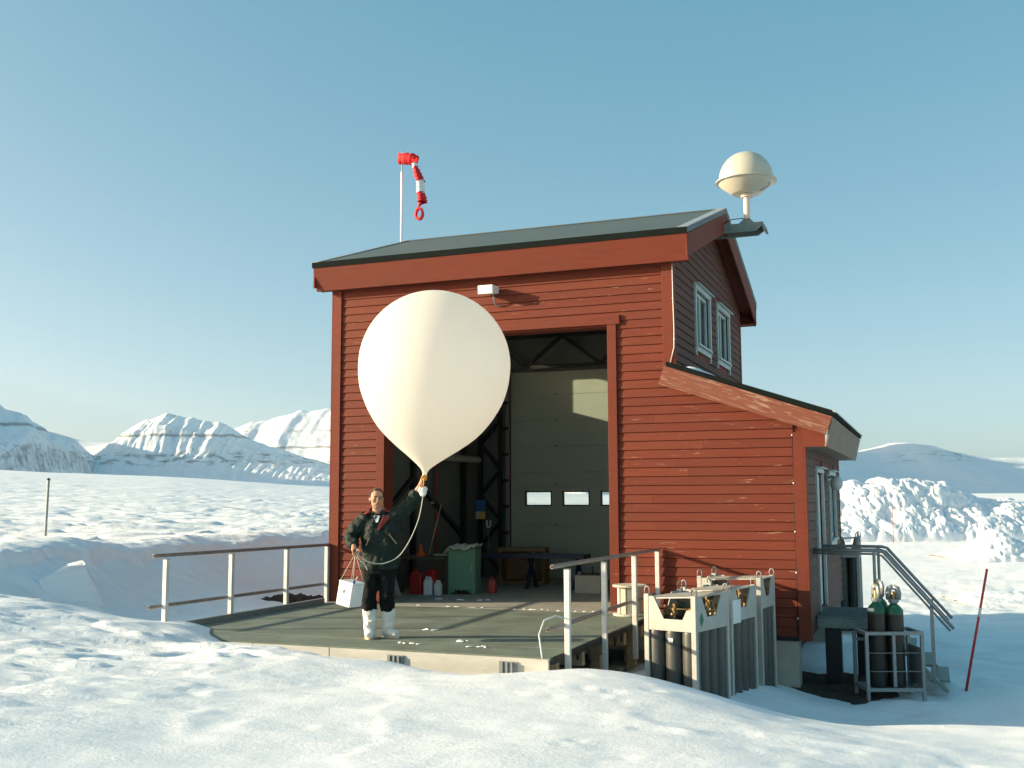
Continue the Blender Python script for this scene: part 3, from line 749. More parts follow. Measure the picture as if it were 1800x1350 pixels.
se.build('soffit_end', M['redtrim'], B)
se = MB(); se.box(7.56, 7.846, -.118, 6.0, 2.347, 2.367); se.build('lean_to_soffit', M['graywood'], B)
# cable clipped along the corner
cb = MB().tube([(5.755,-.058,5.1),(5.757,-.06,4.6),(5.765,-.06,4.1),(5.76,-.06,3.85),(5.70,-.062,3.62)], .006, 6)
cable = cb.build('wall_cable', M['white'], B, True)
ck = MB().tube([(7.405,-.045,2.55),(7.40,-.045,1.5),(7.403,-.045,.6),(7.402,-.045,-.2)], .006, 6); ck.build('wall_cable', M['steeldark'], B, True)
cl = MB()
for p in [(5.755,-.062,5.04),(5.757,-.064,4.58),(5.765,-.064,3.97)]: cl.ell(p, (.013,.013,.013), None, 8, 6)
for z in (2.52, 1.85, 1.18, .62, .0): cl.ell((7.402,-.05,z), (.012,.012,.012), None, 8, 6)
cl.build('cable_clip', M['white'], B, True)
# underfloor and foundations
part('floor_beam', M['steeldark'], B, (4.9, 7.40, .06, .25, -.32, -.262), (7.2, 7.40, .25, 5.6, -.32, -.262), bevel=0)
part('dark_backing', M['steeldark'], B, (6.9, 6.94, .36, 5.2, -1.4, -.27), bevel=0)  # dark sheet standing for the shade under the lean-to floor
part('foundation', M['concrete'], B, (4.9, 7.39, .05, .35, -1.5, -.322), (6.9, 7.39, 5.2, 5.6, -1.5, -.322), (5.75, 5.95, .35, 5.6, -1.5, -.322), bevel=.006)

# windows in the gable and lean-to
def window_x(X, y0, y1, z0, z1, parent, cas=.07, name='window', door=False, mat='winframe'):
    """opening y0..y1, z0..z1 in a wall facing +X at plane X"""
    w = MB()
    w.box(X, X+.045, y0-cas, y0, z0-cas*(0 if door else 1), z1); w.box(X, X+.045, y1, y1+cas, z0-cas*(0 if door else 1), z1)
    w.box(X, X+.05, y0-cas-.01, y1+cas+.01, z1, z1+cas+.01)
    fr = w.build(name, M[mat], parent, bevel=.003)
    if not door:
        MB().box(X, X+.075, y0, y1, z0-.035, z0).build('sill', M[mat], fr)
        MB().box(X, X+.04, y0, y1, z0-.12, z0-.037).build('apron', M[mat], fr)
        MB().box(X, X+.035, y0-cas, y0-.005, z0-.20, z0-cas-.002).build('sill_bracket', M[mat], fr); MB().box(X, X+.035, y1+.005, y1+cas, z0-.20, z0-cas-.002).build('sill_bracket', M[mat], fr)
    MB().hexa([(X,y0-cas-.04,z1+cas+.012),(X+.11,y0-cas-.04,z1+cas-.005),(X+.11,y1+cas+.04,z1+cas-.005),(X,y1+cas+.04,z1+cas+.012),(X,y0-cas-.04,z1+cas+.03),(X+.11,y0-cas-.04,z1+cas+.012),(X+.11,y1+cas+.04,z1+cas+.012),(X,y1+cas+.04,z1+cas+.03)]).build('drip_cap', M[mat], fr)
    return fr
for (y0, y1, z0, z1) in holes_g:
    f = window_x(5.746, y0+.03, y1-.03, z0+.03, z1-.03, B)
    s = MB(); ya, yb = y0+.03, y1-.03; za, zb = z0+.03, z1-.03
    for a, b, c, d in ((ya, ya+.06, za, zb), (yb-.06, yb, za, zb), (ya+.06, yb-.06, za, za+.06), (ya+.06, yb-.06, zb-.06, zb), ((ya+yb)/2-.03, (ya+yb)/2+.03, za+.06, zb-.06)): s.box(5.68, 5.725, a, b, c, d)
    s.build('sash', M['winframe'], f, bevel=.003)
    for a, b in ((ya+.06, (ya+yb)/2-.03), ((ya+yb)/2+.03, yb-.06)): MB().box(5.694, 5.70, a, b, za+.06, zb-.06).build('pane', M['glass'], f)
    MB().box(5.61, 5.615, ya, yb, za, zb).build('pale_backing', M['stickerw'], f)  # pale sheet added close behind the panes to make them look bright
(y0, y1, z0, z1) = holes_a[1]
f = window_x(7.552, y0, y1, z0, z1, B)
s = MB()
for a, b, c, d in ((y0, y0+.07, z0, z1), (y1-.07, y1, z0, z1), (y0+.07, y1-.07, z0, z0+.07), (y0+.07, y1-.07, z1-.07, z1)): s.box(7.49, 7.535, a, b, c, d)
s.build('sash', M['winframe'], f, bevel=.003); MB().box(7.505, 7.511, y0+.07, y1-.07, z0+.07, z1-.07).build('pane', M['glass'], f)
(y0, y1, z0, z1) = holes_a[0]
f = window_x(7.552, y0, y1, z0, z1, B, name='door', door=True)
lf = MB(); lf.box(7.48, 7.53, y0+.03, y0+.17, z0+.02, z1-.02); lf.box(7.48, 7.53, y1-.17, y1-.03, z0+.02, z1-.02); lf.box(7.48, 7.53, y0+.17, y1-.17, z0+.02, z0+.75); lf.box(7.48, 7.53, y0+.17, y1-.17, z1-.2, z1-.02)
lf.build('door_leaf', M['white'], f, bevel=.003); MB().box(7.50, 7.507, y0+.17, y1-.17, z0+.75, z1-.2).build('pane', M['glass'], f)
MB().tube([(7.53,y0+.1,.95),(7.58,y0+.1,.95),(7.58,y0+.22,.95)], .012, 8).build('handle', M['galv'], f, True)
MB().box(7.05, 7.055, .2, 5.6, -.2, 2.3).build('inner_partition', M['inwall'], B)
# left gable window (lets the sun in)
s = MB()
for a, b, c, d in ((WY0, WY0+.05, WZ0, WZ1), (WY1-.05, WY1, WZ0, WZ1), (WY0+.05, WY1-.05, WZ0, WZ0+.05), (WY0+.05, WY1-.05, WZ1-.05, WZ1)): s.box(.03, .09, a, b, c, d)
f = s.build('window', M['winframe'], B); MB().box(.055, .06, WY0+.05, WY1-.05, WZ0+.05, WZ1-.05).build('pane', M['glass'], f)

# rear sectional door: panels, windows, tracks
rd = MB(); PH = .61
wins = [(1.18, 1.78), (2.015, 2.61), (2.845, 3.44), (3.68, 4.28)]
rdoor = None
for k in range(8):
    z0, z1 = k*PH*.9, (k+1)*PH*.9-.006
    if z0 > 4.3: break
    z1 = min(z1, 4.33); p = MB()
    if z0 < 1.5 < z1 or z0 < 1.65 < z1 and False:
        wz0, wz1 = 1.50, 1.80
    if k == 3:   # the panel with the windows, z 1.647-2.19 is above; windows straddle: use own panel
        pass
    if k == 2:
        wz0, wz1 = 1.49, 1.80
        z0, z1 = 1.098, 1.92
        xs = [.86] + [q for w in wins for q in w] + [4.82]
        p.box(.86, 4.82, 5.87, 5.91, z0, wz0); p.box(.86, 4.82, 5.87, 5.91, wz1, z1)
        for a, b in zip(xs[0::2], xs[1::2]): p.box(a, b, 5.87, 5.91, wz0, wz1)
    elif k == 3: p.box(.86, 4.82, 5.87, 5.91, 1.926, z1)
    else: p.box(.86, 4.82, 5.87, 5.91, z0, z1)
    if k != 2: p.box(.86, 4.82, 5.905, 5.915, z1-.03, min(z1+.03, 4.335))
    else: p.box(.86, 4.82, 5.905, 5.915, z1-.03, z1+.03); p.box(.86, 4.82, 5.905, 5.915, z0-.03, z0+.03)
    o = p.build('door_panel', M['indoor_panel'], None)
    if rdoor is None: rdoor = thing('sectional_door', 'closed grey green sectional door with a row of windows at the back of the hall', 'garage door')
    o.parent = rdoor
    if k == 2:
        for a, b in wins:
            fr = MB()
            for c in ((a, a+.025, wz0, wz1), (b-.025, b, wz0, wz1), (a+.025, b-.025, wz0, wz0+.025), (a+.025, b-.025, wz1-.025, wz1)): fr.box(c[0], c[1], 5.855, 5.92, c[2], c[3])
            fo = fr.build('window_frame', M['black'], o); MB().box(a+.025, b-.025, 5.885, 5.891, wz0+.025, wz1-.025).build('pane', M['glass'], fo)
hg = MB()
for x in (1.88,):
    for z in (1.1, 1.95, 2.75, 3.3, 3.85): hg.box(x-.02, x+.02, 5.862, 5.869, z-.015, z+.015)
hg.build('hinge', M['inwall'], rdoor)
tr = MB(); tr.box(.80, .86, 5.72, 5.80, 0, 4.3); tr.box(4.8, 4.86, 5.72, 5.80, 0, 4.3)
trk = tr.build('track', M['galv'], rdoor)
for k in range(8): MB().box(.73, .86, 5.70, 5.72, .35+k*.55, .41+k*.55).build('track_bracket', M['black'], rdoor)
# lattice portal frame in the hall
pf = MB()
for x in (.24, .70): pf.box(x, x+.07, 5.52, 5.60, 0, 4.38)
pf.box(.24, 5.5, 5.52, 5.60, 4.36, 4.44); pf.box(.24, 5.5, 5.52, 5.60, 5.02, 5.10)
for k in range(8):
    za, zb = .1+k*.54, .64+k*.54
    pf.bar((.28 if k % 2 else .74, 5.56, za), (.74 if k % 2 else .28, 5.56, zb), .06, .06, (0,1,0))
for k in range(6):
    xa, xb = .5+k*.82, 1.32+k*.82
    pf.bar((xa, 5.56, 4.42 if k % 2 else 5.04), (xb, 5.56, 5.04 if k % 2 else 4.42), .07, .07, (0,1,0))
pf.box(3.72, 3.80, 5.52, 5.6, 4.44, 5.02)
pf.build('lattice_frame', M['steeldark'], B)
br = MB(); br.bar((.22, 2.5, 2.05), (.22, 4.75, .90), .08, .08, (1,0,0)); br.bar((.22, 2.5, 2.05), (.22, .6, .9), .08, .08, (1,0,0)); br.box(.19, .27, 2.44, 2.56, 0, 4.4); br.box(.19, .27, 4.72, 4.84, 0, 3.4)
br.build('wall_brace', M['steeldark'], B)
MB().tube([(.3,3.6,2.46),(.3,5.4,2.46)], .07, 12).build('duct', M['signpale'], B, 40)
MB().tube([(.21,3.55,3.6),(.21,3.55,.4)], .015, 8).build('red_pipe', M['redplastic'], B, 40)
part('rear_lining', M['inwall'], B, (.184, .79, 5.835, 5.848, 0, 5.1), (.79, 4.86, 5.80, 5.845, 4.345, 5.1), (4.87, 5.57, 5.835, 5.848, 0, 5.1), bevel=0)
part('ceiling', M['inwall'], B, (.2, 5.58, .22, 5.84, 5.12, 5.16), bevel=0)

# ------------------------------------------------------------------ platform in front of the doorway
DK = thing('loading_platform', 'grey green boarded platform in front of the open doorway', 'platform')
seams = [-.27, -1.03, -2.02, -2.98, -3.92, -4.60]
for a, b in zip(seams[:-1], seams[1:]):
    MB().box(.07, 5.40, b+.010, a-.010, -.05, .0+random.uniform(-.003, .003)).build('deck_panel', M['deck'], DK, bevel=.004)
part('edge_curb', M['galv'], DK, (.0, .066, -4.6, -.30, -.06, .075), bevel=.005)
part('side_edge', M['steeldark'], DK, (5.402, 5.43, -4.6, -.30, -.07, -.005), bevel=0)
xs = [.0, 1.75, 2.78, 5.40]
for a, b in zip(xs[:-1], xs[1:]): MB().box(a+.004, b-.004, -4.65, -4.612, -.42, -.012).build('front_board', M['concretewarm'], DK, bevel=.005)
for x in (1.62, 3.62, 4.95):
    o = MB().box(x-.10, x+.10, -4.668, -4.652, -.36, -.05)
    for dx in (-.07, -.015, .04): o.box(x+dx, x+dx+.022, -4.70, -4.668, -.36, -.055)
    o.build('hinge_bracket', M['galv'], DK)
jo = MB()
for y in (-4.3, -3.4, -2.5, -1.6, -.7): jo.box(.1, 5.38, y-.05, y+.05, -.25, -.052)
for x in (.2, 2.7, 5.2):
    for y in (-4.3, -2.3, -.6): jo.box(x-.06, x+.06, y-.06, y+.06, -1.2, -.25)
jo.build('joists', M['wood'], DK)
fg = MB()
for y, l in ((-4.05,.09),(-3.72,.07),(-3.3,.13),(-2.55,.16),(-2.2,.12),(-1.9,.1)): fg.hexa([(5.41,y-.02,-.07-l),(5.428,y-.02,-.07-l),(5.428,y+.005,-.07-l),(5.41,y+.005,-.07-l),(5.41,y-.05,-.06),(5.428,y-.05,-.06),(5.428,y+.05,-.06),(5.41,y+.05,-.06)])
fg.build('shade_finger', M['steeldark'], DK)  # dark tapered strips for the shadow gaps below the platform edge

def railing(name, label, X, ys, zb, far_end, near_end, side):
    t = thing(name, label, 'railing', (X, ys[0], 0), 0, 'platform railings')
    for y in ys:
        o = MB().box(-.03, .03, y-ys[0]-.03, y-ys[0]+.03, zb, .885).build('post', M['railwht'], t, bevel=.004)
        MB().box(-.034, .034, y-ys[0]-.034, y-ys[0]+.034, .885, .893).build('cap', M['galv'], o)
    for z, n in ((.925, 'top_rail'), (.30, 'middle_rail')):
        xo = 0 if z > .5 else (-.052 if side < 0 else -.052)
        pts = [(xo, near_end-ys[0], z+(.02 if z > .5 else 0)), (xo, far_end-ys[0], z-(.015 if z > .5 else .02))]
        o = MB().tube(pts, .024, 14).build(n, M['railtube'], t, 40)
        MB().tube([(xo, near_end-ys[0]-.004, z+(.02 if z > .5 else 0)), (xo, near_end-ys[0]+.001, z+(.02 if z > .5 else 0))], .015, 12).build('open_end', M['black'], o)
    return t
railing('platform_railing', 'steel railing along the left edge of the platform beside the snow bank', -.03, [-4.02, -2.64, -1.26, -.09], -.35, -.052, -4.27, -1)
railing('platform_railing', 'steel railing along the right edge of the platform behind the cylinder racks', 5.462, [-4.2, -2.8, -1.39, -.09], -.45, -.052, -4.70, 1)
tag(MB().tube([(5.36,-4.63,-.16),(5.30,-4.58,.02),(5.24,-4.50,.22),(5.27,-4.42,.36),(5.36,-4.30,.40),(5.44,-4.24,.37)], .009, 8).build('bent_hose', M['milky'], None, True), 'short pale hose looped round the front post of the right railing', 'hose')
rs = random.Random(3)
for (x, y) in ((3.55,-4.15),(4.35,-4.1),(3.95,-3.75),(3.2,-2.9)):
    mb = MB()
    for k in range(4): mb.ell((x+rs.uniform(-.16,.16), y+rs.uniform(-.05,.05), .006), (rs.uniform(.015,.06), rs.uniform(.008,.022), rs.uniform(.004,.010)), Euler((0,0,rs.uniform(-.6,.6))).to_matrix(), 7, 5)
    tag(mb.build('snow_crumbs', M['snowheap'], None, True), kind='stuff')
mb = MB()
for k in range(16): mb.ell((1.6+rs.uniform(0,3.1), -.16+rs.uniform(-.06,.06), .002), (rs.uniform(.01,.06), rs.uniform(.006,.02), .006), None, 8, 5)
for k in range(5): mb.ell((1.3+rs.uniform(0,1.2), .75+rs.uniform(0,.5), .004), (rs.uniform(.03,.09), rs.uniform(.01,.03), .01), None, 8, 5)
tag(mb.build('snow_crumbs', M['snowheap'], None, True), kind='stuff')

# ------------------------------------------------------------------ things in the hall
def cabinet():
    t = thing('steel_cabinet', 'green steel cabinet standing just inside the doorway', 'cabinet', (1.30, 1.72, 0), R(6))
    mb = MB(); mb.box(0, .50, 0, .34, .07, .80); mb.box(0, .06, 0, .34, 0, .07); mb.box(.44, .5, 0, .34, 0, .07); mb.box(.06, .12, 0, .02, .03, .07); mb.box(.38, .44, 0, .02, .03, .07)
    mb.build('body', M['green'], t, bevel=.006)
    MB().box(.015, .485, -.012, -.002, .09, .785).build('door', M['green'], t, bevel=.004)
    MB().box(.43, .45, -.03, -.012, .42, .52).build('handle', M['galv'], t)
cabinet()
cx = np.linspace(-.18, .42, 26); cy = np.linspace(-.12, .36, 20); CX, CY = np.meshgrid(cx, cy)
over = np.maximum(np.maximum(-.02-CX, CX-.42-.02), np.maximum(-.06-CY, CY-.36))
CZ = .845 + .05*perlin(CX*7, CY*7, 2)+.03*perlin(CX*15, CY*15, 5) - np.clip(over, 0, 1)*.9
th = R(6); X_ = 1.40+CX*math.cos(th)-CY*math.sin(th); Y_ = 1.75+CX*math.sin(th)+CY*math.cos(th)
o = grid_mesh('crumpled_cloth', X_, Y_, CZ, M['cloth']); mo = o.modifiers.new('s', 'SOLIDIFY'); mo.thickness = .008
tag(o, 'crumpled grey cloth lying on top of the green cabinet', 'cloth')
def jerry(name, label, cat, loc, rz, w, d, h, mat, grp=None):
    t = thing(name, label, cat, loc, rz, grp)
    mb = MB(); mb.hexa([(0,0,0),(w,0,0),(w,d,0),(0,d,0),(0,0,h*.8),(w,0,h*.8),(w,d,h*.8),(0,d,h*.8)]); mb.hexa([(0,0,h*.8),(w,0,h*.8),(w,d,h*.8),(0,d,h*.8),(w*.2,d*.15,h*.92),(w*.85,d*.15,h*.92),(w*.85,d*.85,h*.92),(w*.2,d*.85,h*.92)])
    mb.build('body', mat, t, bevel=.02)
    MB().tube([(w*.75,d*.5,h*.9),(w*.75,d*.5,h)], .025, 12).build('screw_cap', M['black'] if mat != M['milky'] else mat, t, 40)
    MB().tube([(w*.2,d*.5,h*.9),(w*.25,d*.5,h*1.0),(w*.55,d*.5,h*1.0),(w*.6,d*.5,h*.9)], .013, 8).build('handle', mat, t, True)
jerry('jerrycan', 'red jerrycan under the workbench, the left one', 'jerrycan', (.66, 1.5, 0), .1, .22, .16, .42, M['redplastic'], 'red jerrycans')
jerry('jerrycan', 'taller red jerrycan under the workbench beside the white jugs', 'jerrycan', (.90, 1.62, 0), -.1, .19, .16, .46, M['redplastic'], 'red jerrycans')
jerry('plastic_jug', 'white plastic jug next to the red jerrycans', 'jug', (1.0, 1.36, 0), .15, .15, .12, .31, M['milky'], 'white jugs')
jerry('plastic_jug', 'smaller white plastic jug nearer the green cabinet', 'jug', (1.17, 1.42, 0), -.1, .11, .11, .25, M['milky'], 'white jugs')
jerry('jerrycan', 'small red can behind the right side of the green cabinet', 'jerrycan', (1.90, 2.1, 0), .2, .13, .12, .27, M['redplastic'], 'red jerrycans')
t = thing('workbench', 'dark workbench along the left hall wall', 'bench', (.3, 1.75, 0))
MB().box(0, 1.0, 0, .6, .59, .635).build('bench_top', M['wooddark'], t, bevel=.004)
for x in (.04, .92):
    for y in (.04, .52): MB().box(x, x+.05, y, y+.05, 0, .588).build('leg', M['wooddark'], t)
tag(MB().lathe([(.105,0),(.09,.03),(.03,.11),(.022,.2),(.018,.21)], 20, (.66, 1.95, .636)).build('funnel', M['orange'], None, 40), 'orange funnel upside down on the workbench', 'funnel')
tag(MB().tube([(.80,1.98,.64),(.92,2.25,1.55)], .010, 8).build('stick', M['wood'], None, True), 'thin wooden stick leaning behind the orange funnel', 'stick')
mb = MB()
for k in range(6): mb.ell((.95+k*.05, 2.0+.03*(k % 2), .655), (.07,.06,.02), Euler((0,0,k)).to_matrix(), 10, 6)
tag(mb.build('crumpled_paper', M['signpale'], None, True), 'crumpled pale paper on the workbench', 'paper')
mb = MB(); poly(mb, [(0,0),(.20,0),(.02,.48)], lambda a, b, t: (.40+a, 1.30+t, b), 0, .02)
tag(fixn(mb.build('triangular_board', M['signpale'], None)), 'pale triangular board standing on the hall floor behind the man', 'board')
def crate():
    t = thing('wooden_crate', 'open wooden crate standing on end near the back wall', 'crate', (1.32, 4.0, 0), R(8))
    W, Dp, H = .92, .45, .70
    for a, b, c, d, e, f, n in ((0,W,Dp-.02,Dp,0,H,'back_board'),(0,.07,0,Dp-.02,0,H,'side_board'),(W-.07,W,0,Dp-.02,0,H,'side_board'),(.07,W-.07,0,Dp-.02,H-.07,H,'top_board'),(.07,W-.07,0,Dp-.02,0,.07,'bottom_board')): MB().box(a,b,c,d,e,f).build(n, M['cratewood'], t, bevel=.003)
    MB().box(.66, .72, 0, .04, .07, H-.07).build('batten', M['wood'], t)
crate()
t = thing('trestle_table', 'dark blue table on trestles in the middle of the hall', 'table', (1.25, 3.1, 0), R(4))
MB().box(0, 2.05, 0, .55, .55, .625).build('table_top', M['navy'], t, bevel=.005)
for x in (.95, 1.85):
    s = MB(); s.bar((x, .05, 0), (x, .5, .545), .06, .06, (1,0,0)); s.bar((x+.065, .5, 0), (x+.065, .05, .545), .06, .06, (1,0,0)); s.build('trestle', M['navy'], t)
t = thing('block_box', 'pale grey box with tools on it beside the right door post', 'box', (3.32, 2.62, 0), R(5))
MB().box(0, .46, 0, .4, .0, .31).build('body', M['concrete'], t, bevel=.008)
MB().box(.08, .44, .02, .36, .312, .34).build('tray', M['black'], t)
MB().tube([(.3,.1,.34),(.3,.1,.46)], .012, 8).build('tool', M['steeldark'], t, True); MB().tube([(.08,.05,.34),(.08,.05,.37)], .03, 12).build('tin', M['galv'], t, 40)
t = thing('wall_notice', 'blue and yellow notice hanging near the back corner of the hall', 'notice', (.20, 5.49, 1.22))
MB().box(0, .22, 0, .012, .16, .40).build('blue_field', M['signblue'], t); MB().box(.10, .22, 0, .012, 0, .158).build('yellow_field', M['signyel'], t); MB().box(0, .098, 0, .012, 0, .158).build('pale_field', M['signpale'], t)
tag(MB().tube([(.46,5.48,1.20),(.46,5.48,1.09),(.485,5.48,1.05),(.515,5.48,1.05),(.54,5.48,1.09),(.54,5.48,1.20)], .018, 8).build('hook', M['white'], None, True), 'white U shaped hook on the lattice post', 'hook')
ch = MB()
for k in range(12):
    c = Vector((.5, 5.47, 1.0-k*.036)); a = (k % 2)*math.pi/2
    ch.tube([c+Vector((math.cos(a)*.014*math.cos(q), math.sin(a)*.014*math.cos(q), .024*math.sin(q))) for q in np.linspace(0, 2*math.pi, 9)], .0045, 5)
tag(ch.build('chain', M['galv'], None, True), 'steel chain hanging below the white hook', 'chain')
t = thing('switch_box', 'small pale switch box on the left hall wall with its cable', 'switch', (.20, 3.30, 1.55))
MB().box(0, .05, 0, .13, 0, .10).build('case', M['signpale'], t, bevel=.004); MB().tube([(.02,.06,.1),(.02,.06,1.2)], .008, 6).build('cable', M['black'], t, True)

# ------------------------------------------------------------------ floodlight on the front wall
t = thing('wall_floodlight', 'white floodlight box fixed to the front wall above the doorway', 'floodlight', (2.87, 0, 4.89))
MB().hexa([(-.135,-.30,-.075),(.115,-.30,-.075),(.125,-.06,-.04),(-.125,-.06,-.04),(-.135,-.31,.065),(.115,-.31,.065),(.125,-.06,.07),(-.125,-.06,.07)]).build('housing', M['white'], t, bevel=.008)
MB().box(-.03, .03, -.062, -.027, -.04, .05).build('wall_bracket', M['galv'], t)
MB().tube([(.06,-.16,-.06),(.065,-.13,-.13),(.06,-.08,-.20),(.09,-.04,-.235),(.16,-.035,-.22)], .011, 8).build('cable', M['galv'], t, True)

# ------------------------------------------------------------------ windsock
WX, WY = -.40, 3.15
t = thing('windsock', 'limp red and white windsock on a thin pole behind the roof', 'windsock', (WX, WY, 4.6))
MB().tube([(0,0,0),(0,0,3.55)], .021, 12).build('pole', M['railwht'], t, 40)
MB().tube([(0,0,3.5),(0,0,3.98)], .012, 10).build('upper_pole', M['railtube'], t, 40)
def sock(path, rad, mat, nm, flat=.75):
    pts = []; rr = []
    n = 9
    for k in range(n):
        s = k/(n-1)*(len(path)-1); i = min(int(s), len(path)-2); f = s-i
        pts.append(Vector(path[i]).lerp(Vector(path[i+1]), f)); rr.append((rad[i]*(1-f)+rad[i+1]*f)*1.12*(1+.10*math.sin(k*2.3+len(nm))))
    mb = MB().tube(pts, rr, 16, False, flat)
    for i, v in enumerate(mb.v):
        n3 = .014*math.sin(v[2]*60+v[0]*40+i*.7); mb.v[i] = (v[0]+n3, v[1]+n3*.6, v[2])
    o = mb.build(nm, M[mat], t, True); md = o.modifiers.new('s', 'SOLIDIFY'); md.thickness = .004
    return o
sock([(-.03,0,3.83),(.10,0,3.815),(.24,0,3.79),(.30,0,3.76)], [.105,.115,.112,.10], 'sockred', 'red_band', .9)
sock([(.275,0,3.71),(.30,0,3.64),(.31,0,3.60)], [.055,.065,.062], 'sockwhite', 'white_band', .6)
sock([(.30,0,3.62),(.36,0,3.47),(.42,0,3.31)], [.065,.098,.105], 'sockred', 'red_band', .6)
sock([(.415,0,3.32),(.425,0,3.20),(.43,0,3.06)], [.100,.100,.098], 'sockwhite', 'white_band', .6)
sock([(.43,0,3.07),(.46,0,2.97),(.465,0,2.89)], [.098,.115,.108], 'sockred', 'red_band', .6)
sock([(.44,0,2.89),(.40,0,2.84),(.395,0,2.80)], [.075,.03,.012], 'sockred', 'red_band', .6)
ring = MB()
N = 22
for k in range(N):
    a0 = 2*math.pi*k/N; a1 = 2*math.pi*(k+1)/N
    P0 = lambda a, w, y: (.395+w*math.sin(a)*.095*(1 if math.cos(a) < 0 else .92), y, 2.66+w*math.cos(a)*.135)
    ring.add([P0(a0,.66,-.04),P0(a1,.66,-.04),P0(a1,1,-.03),P0(a0,1,-.03),P0(a0,.66,.04),P0(a1,.66,.04),P0(a1,1,.03),P0(a0,1,.03)], [(0,1,2,3),(7,6,5,4),(3,2,6,7),(1,0,4,5)])
ring.build('end_loop', M['sockred'], t, 50)

# ------------------------------------------------------------------ radome antenna on the gable peak
t = thing('radome_antenna', 'cream round radome on a short mast on the roof peak bracket', 'antenna', (6.41, 3.0, 6.35))
def arc(r, a0, a1, n, sz=1, z0=0): return [(r*math.cos(R(a0+(a1-a0)*k/n)), z0+sz*r*math.sin(R(a0+(a1-a0)*k/n))) for k in range(n+1)]
MB().lathe([(.47,.79)]+arc(.47,3,89.9,20,1.08,.80), 40, cap=False).build('dome', M['radome'], t, 40)
MB().lathe([(.49,.80),(.525,.785),(.525,.765),(.49,.755),(.45,.755)], 40, cap=False).build('flange', M['radome'], t, 30)
MB().lathe([(.475,.756),(.45,.72),(.25,.565),(.24,.56),(.0,.555)], 40, cap=False).build('lower_bowl', M['radome'], t, 30)
MB().tube([(0,0,.11),(0,0,.55)], .055, 16).build('mast', M['mast'], t, 40)
MB().lathe([(.10,.50),(.10,.55)], 16).build('mast_collar', M['mast'], t, 40)
mb = MB(); mb.add([(-.15,-.11,.0),(.15,-.11,.0),(.15,.11,.0),(-.15,.11,.0),(-.045,-.045,.12),(.045,-.045,.12),(.045,.045,.12),(-.045,.045,.12)], [(3,2,1,0),(4,5,6,7),(0,1,5,4),(1,2,6,5),(2,3,7,6),(3,0,4,7)]); mb.build('mast_foot', M['steelgrn'], t)
mb = MB(); mb.box(-.42, .29, -.20, .20, -.03, -.002)
poly(mb, [(-.62,-.15),(.16,-.15),(.30,-.05),(.30,-.03),(-.62,-.03)], lambda a, b, tt: (a, tt, b), -.20, -.17); poly(mb, [(-.62,-.15),(.16,-.15),(.30,-.05),(.30,-.03),(-.62,-.03)], lambda a, b, tt: (a, tt, b), .17, .20)
mb.hexa([(.29,-.23,-.13),(.33,-.23,-.13),(.33,.23,-.13),(.29,.23,-.13),(.28,-.23,-.02),(.30,-.23,-.02),(.30,.23,-.02),(.28,.23,-.02)])
fixn(mb.build('bracket', M['steelgrn'], t))
MB().tube([(-.38,-.1,.05),(-.25,-.12,.10),(-.05,-.06,.12)], .008, 6).build('cable', M['black'], t, True)
MB().tube([(.42,-.1,.74),(.40,-.1,.64),(.28,-.1,.58),(.1,-.05,.56)], .007, 6).build('cable', M['black'], t, True)

# ------------------------------------------------------------------ globe lamp on the lean-to
t = thing('globe_lamp', 'round glass lamp on the side wall of the lean-to above its window', 'lamp', (7.58, 3.0, 1.98))
MB().box(0, .03, -.06, .06, -.06, .06).build('wall_plate', M['galv'], t); MB().tube([(.03,0,0),(.15,0,.0)], .015, 8).build('arm', M['galv'], t, True)
MB().ell((.16,0,-.10), (.105,.105,.12)).build('globe', M['milky'], t, True)
# snow left on the lean-to roof
mb = MB(); mb.ell((6.12,.22,3.455), (.26,.26,.055), Euler((0,R(19),0)).to_matrix(), 24, 14); mb.ell((6.02,.12,3.50), (.17,.16,.06), Euler((0,R(19),0)).to_matrix(), 20, 12); mb.ell((6.30,.30,3.385), (.16,.2,.035), Euler((0,R(19),0)).to_matrix(), 20, 12)
for k in range(8): mb.ell((5.95+k*.05, .1+.25*random.random(), 3.515-.0175*k), (.07,.07,.035), None, 10, 7)
o = mb.build('roof_snow', M['snowmatte'], None); md = o.modifiers.new('r', 'REMESH'); md.mode = 'VOXEL'; md.voxel_size = .02; md.use_smooth_shade = True; md = o.modifiers.new('s', 'SMOOTH'); md.iterations = 3; tag(o, 'patch of old snow lying on the lean-to roof against the gable', 'snow')

# ------------------------------------------------------------------ cable spool
t = thing('cable_spool', 'empty wooden cable spool standing against the wall right of the doorway', 'spool', (5.13, -.42, 0))
for z0, z1 in ((0, .03), (.40, .43)): MB().lathe([(.235,z0),(.24,z0+.005),(.24,z1-.005),(.235,z1)], 32).build('flange', M['woodpale'], t, 30)
MB().lathe([(.145,.031),(.145,.399)], 20).build('drum', M['woodpale'], t, 30)
for k in range(10):
    a = k*math.pi/5; MB().box(-.04, .04, -.012, .012, .031, .399).build('stave', M['woodpale'], t).matrix_local = Matrix.Translation((.158*math.cos(a), .158*math.sin(a), 0)) @ Matrix.Rotation(a+math.pi/2, 4, 'Z')

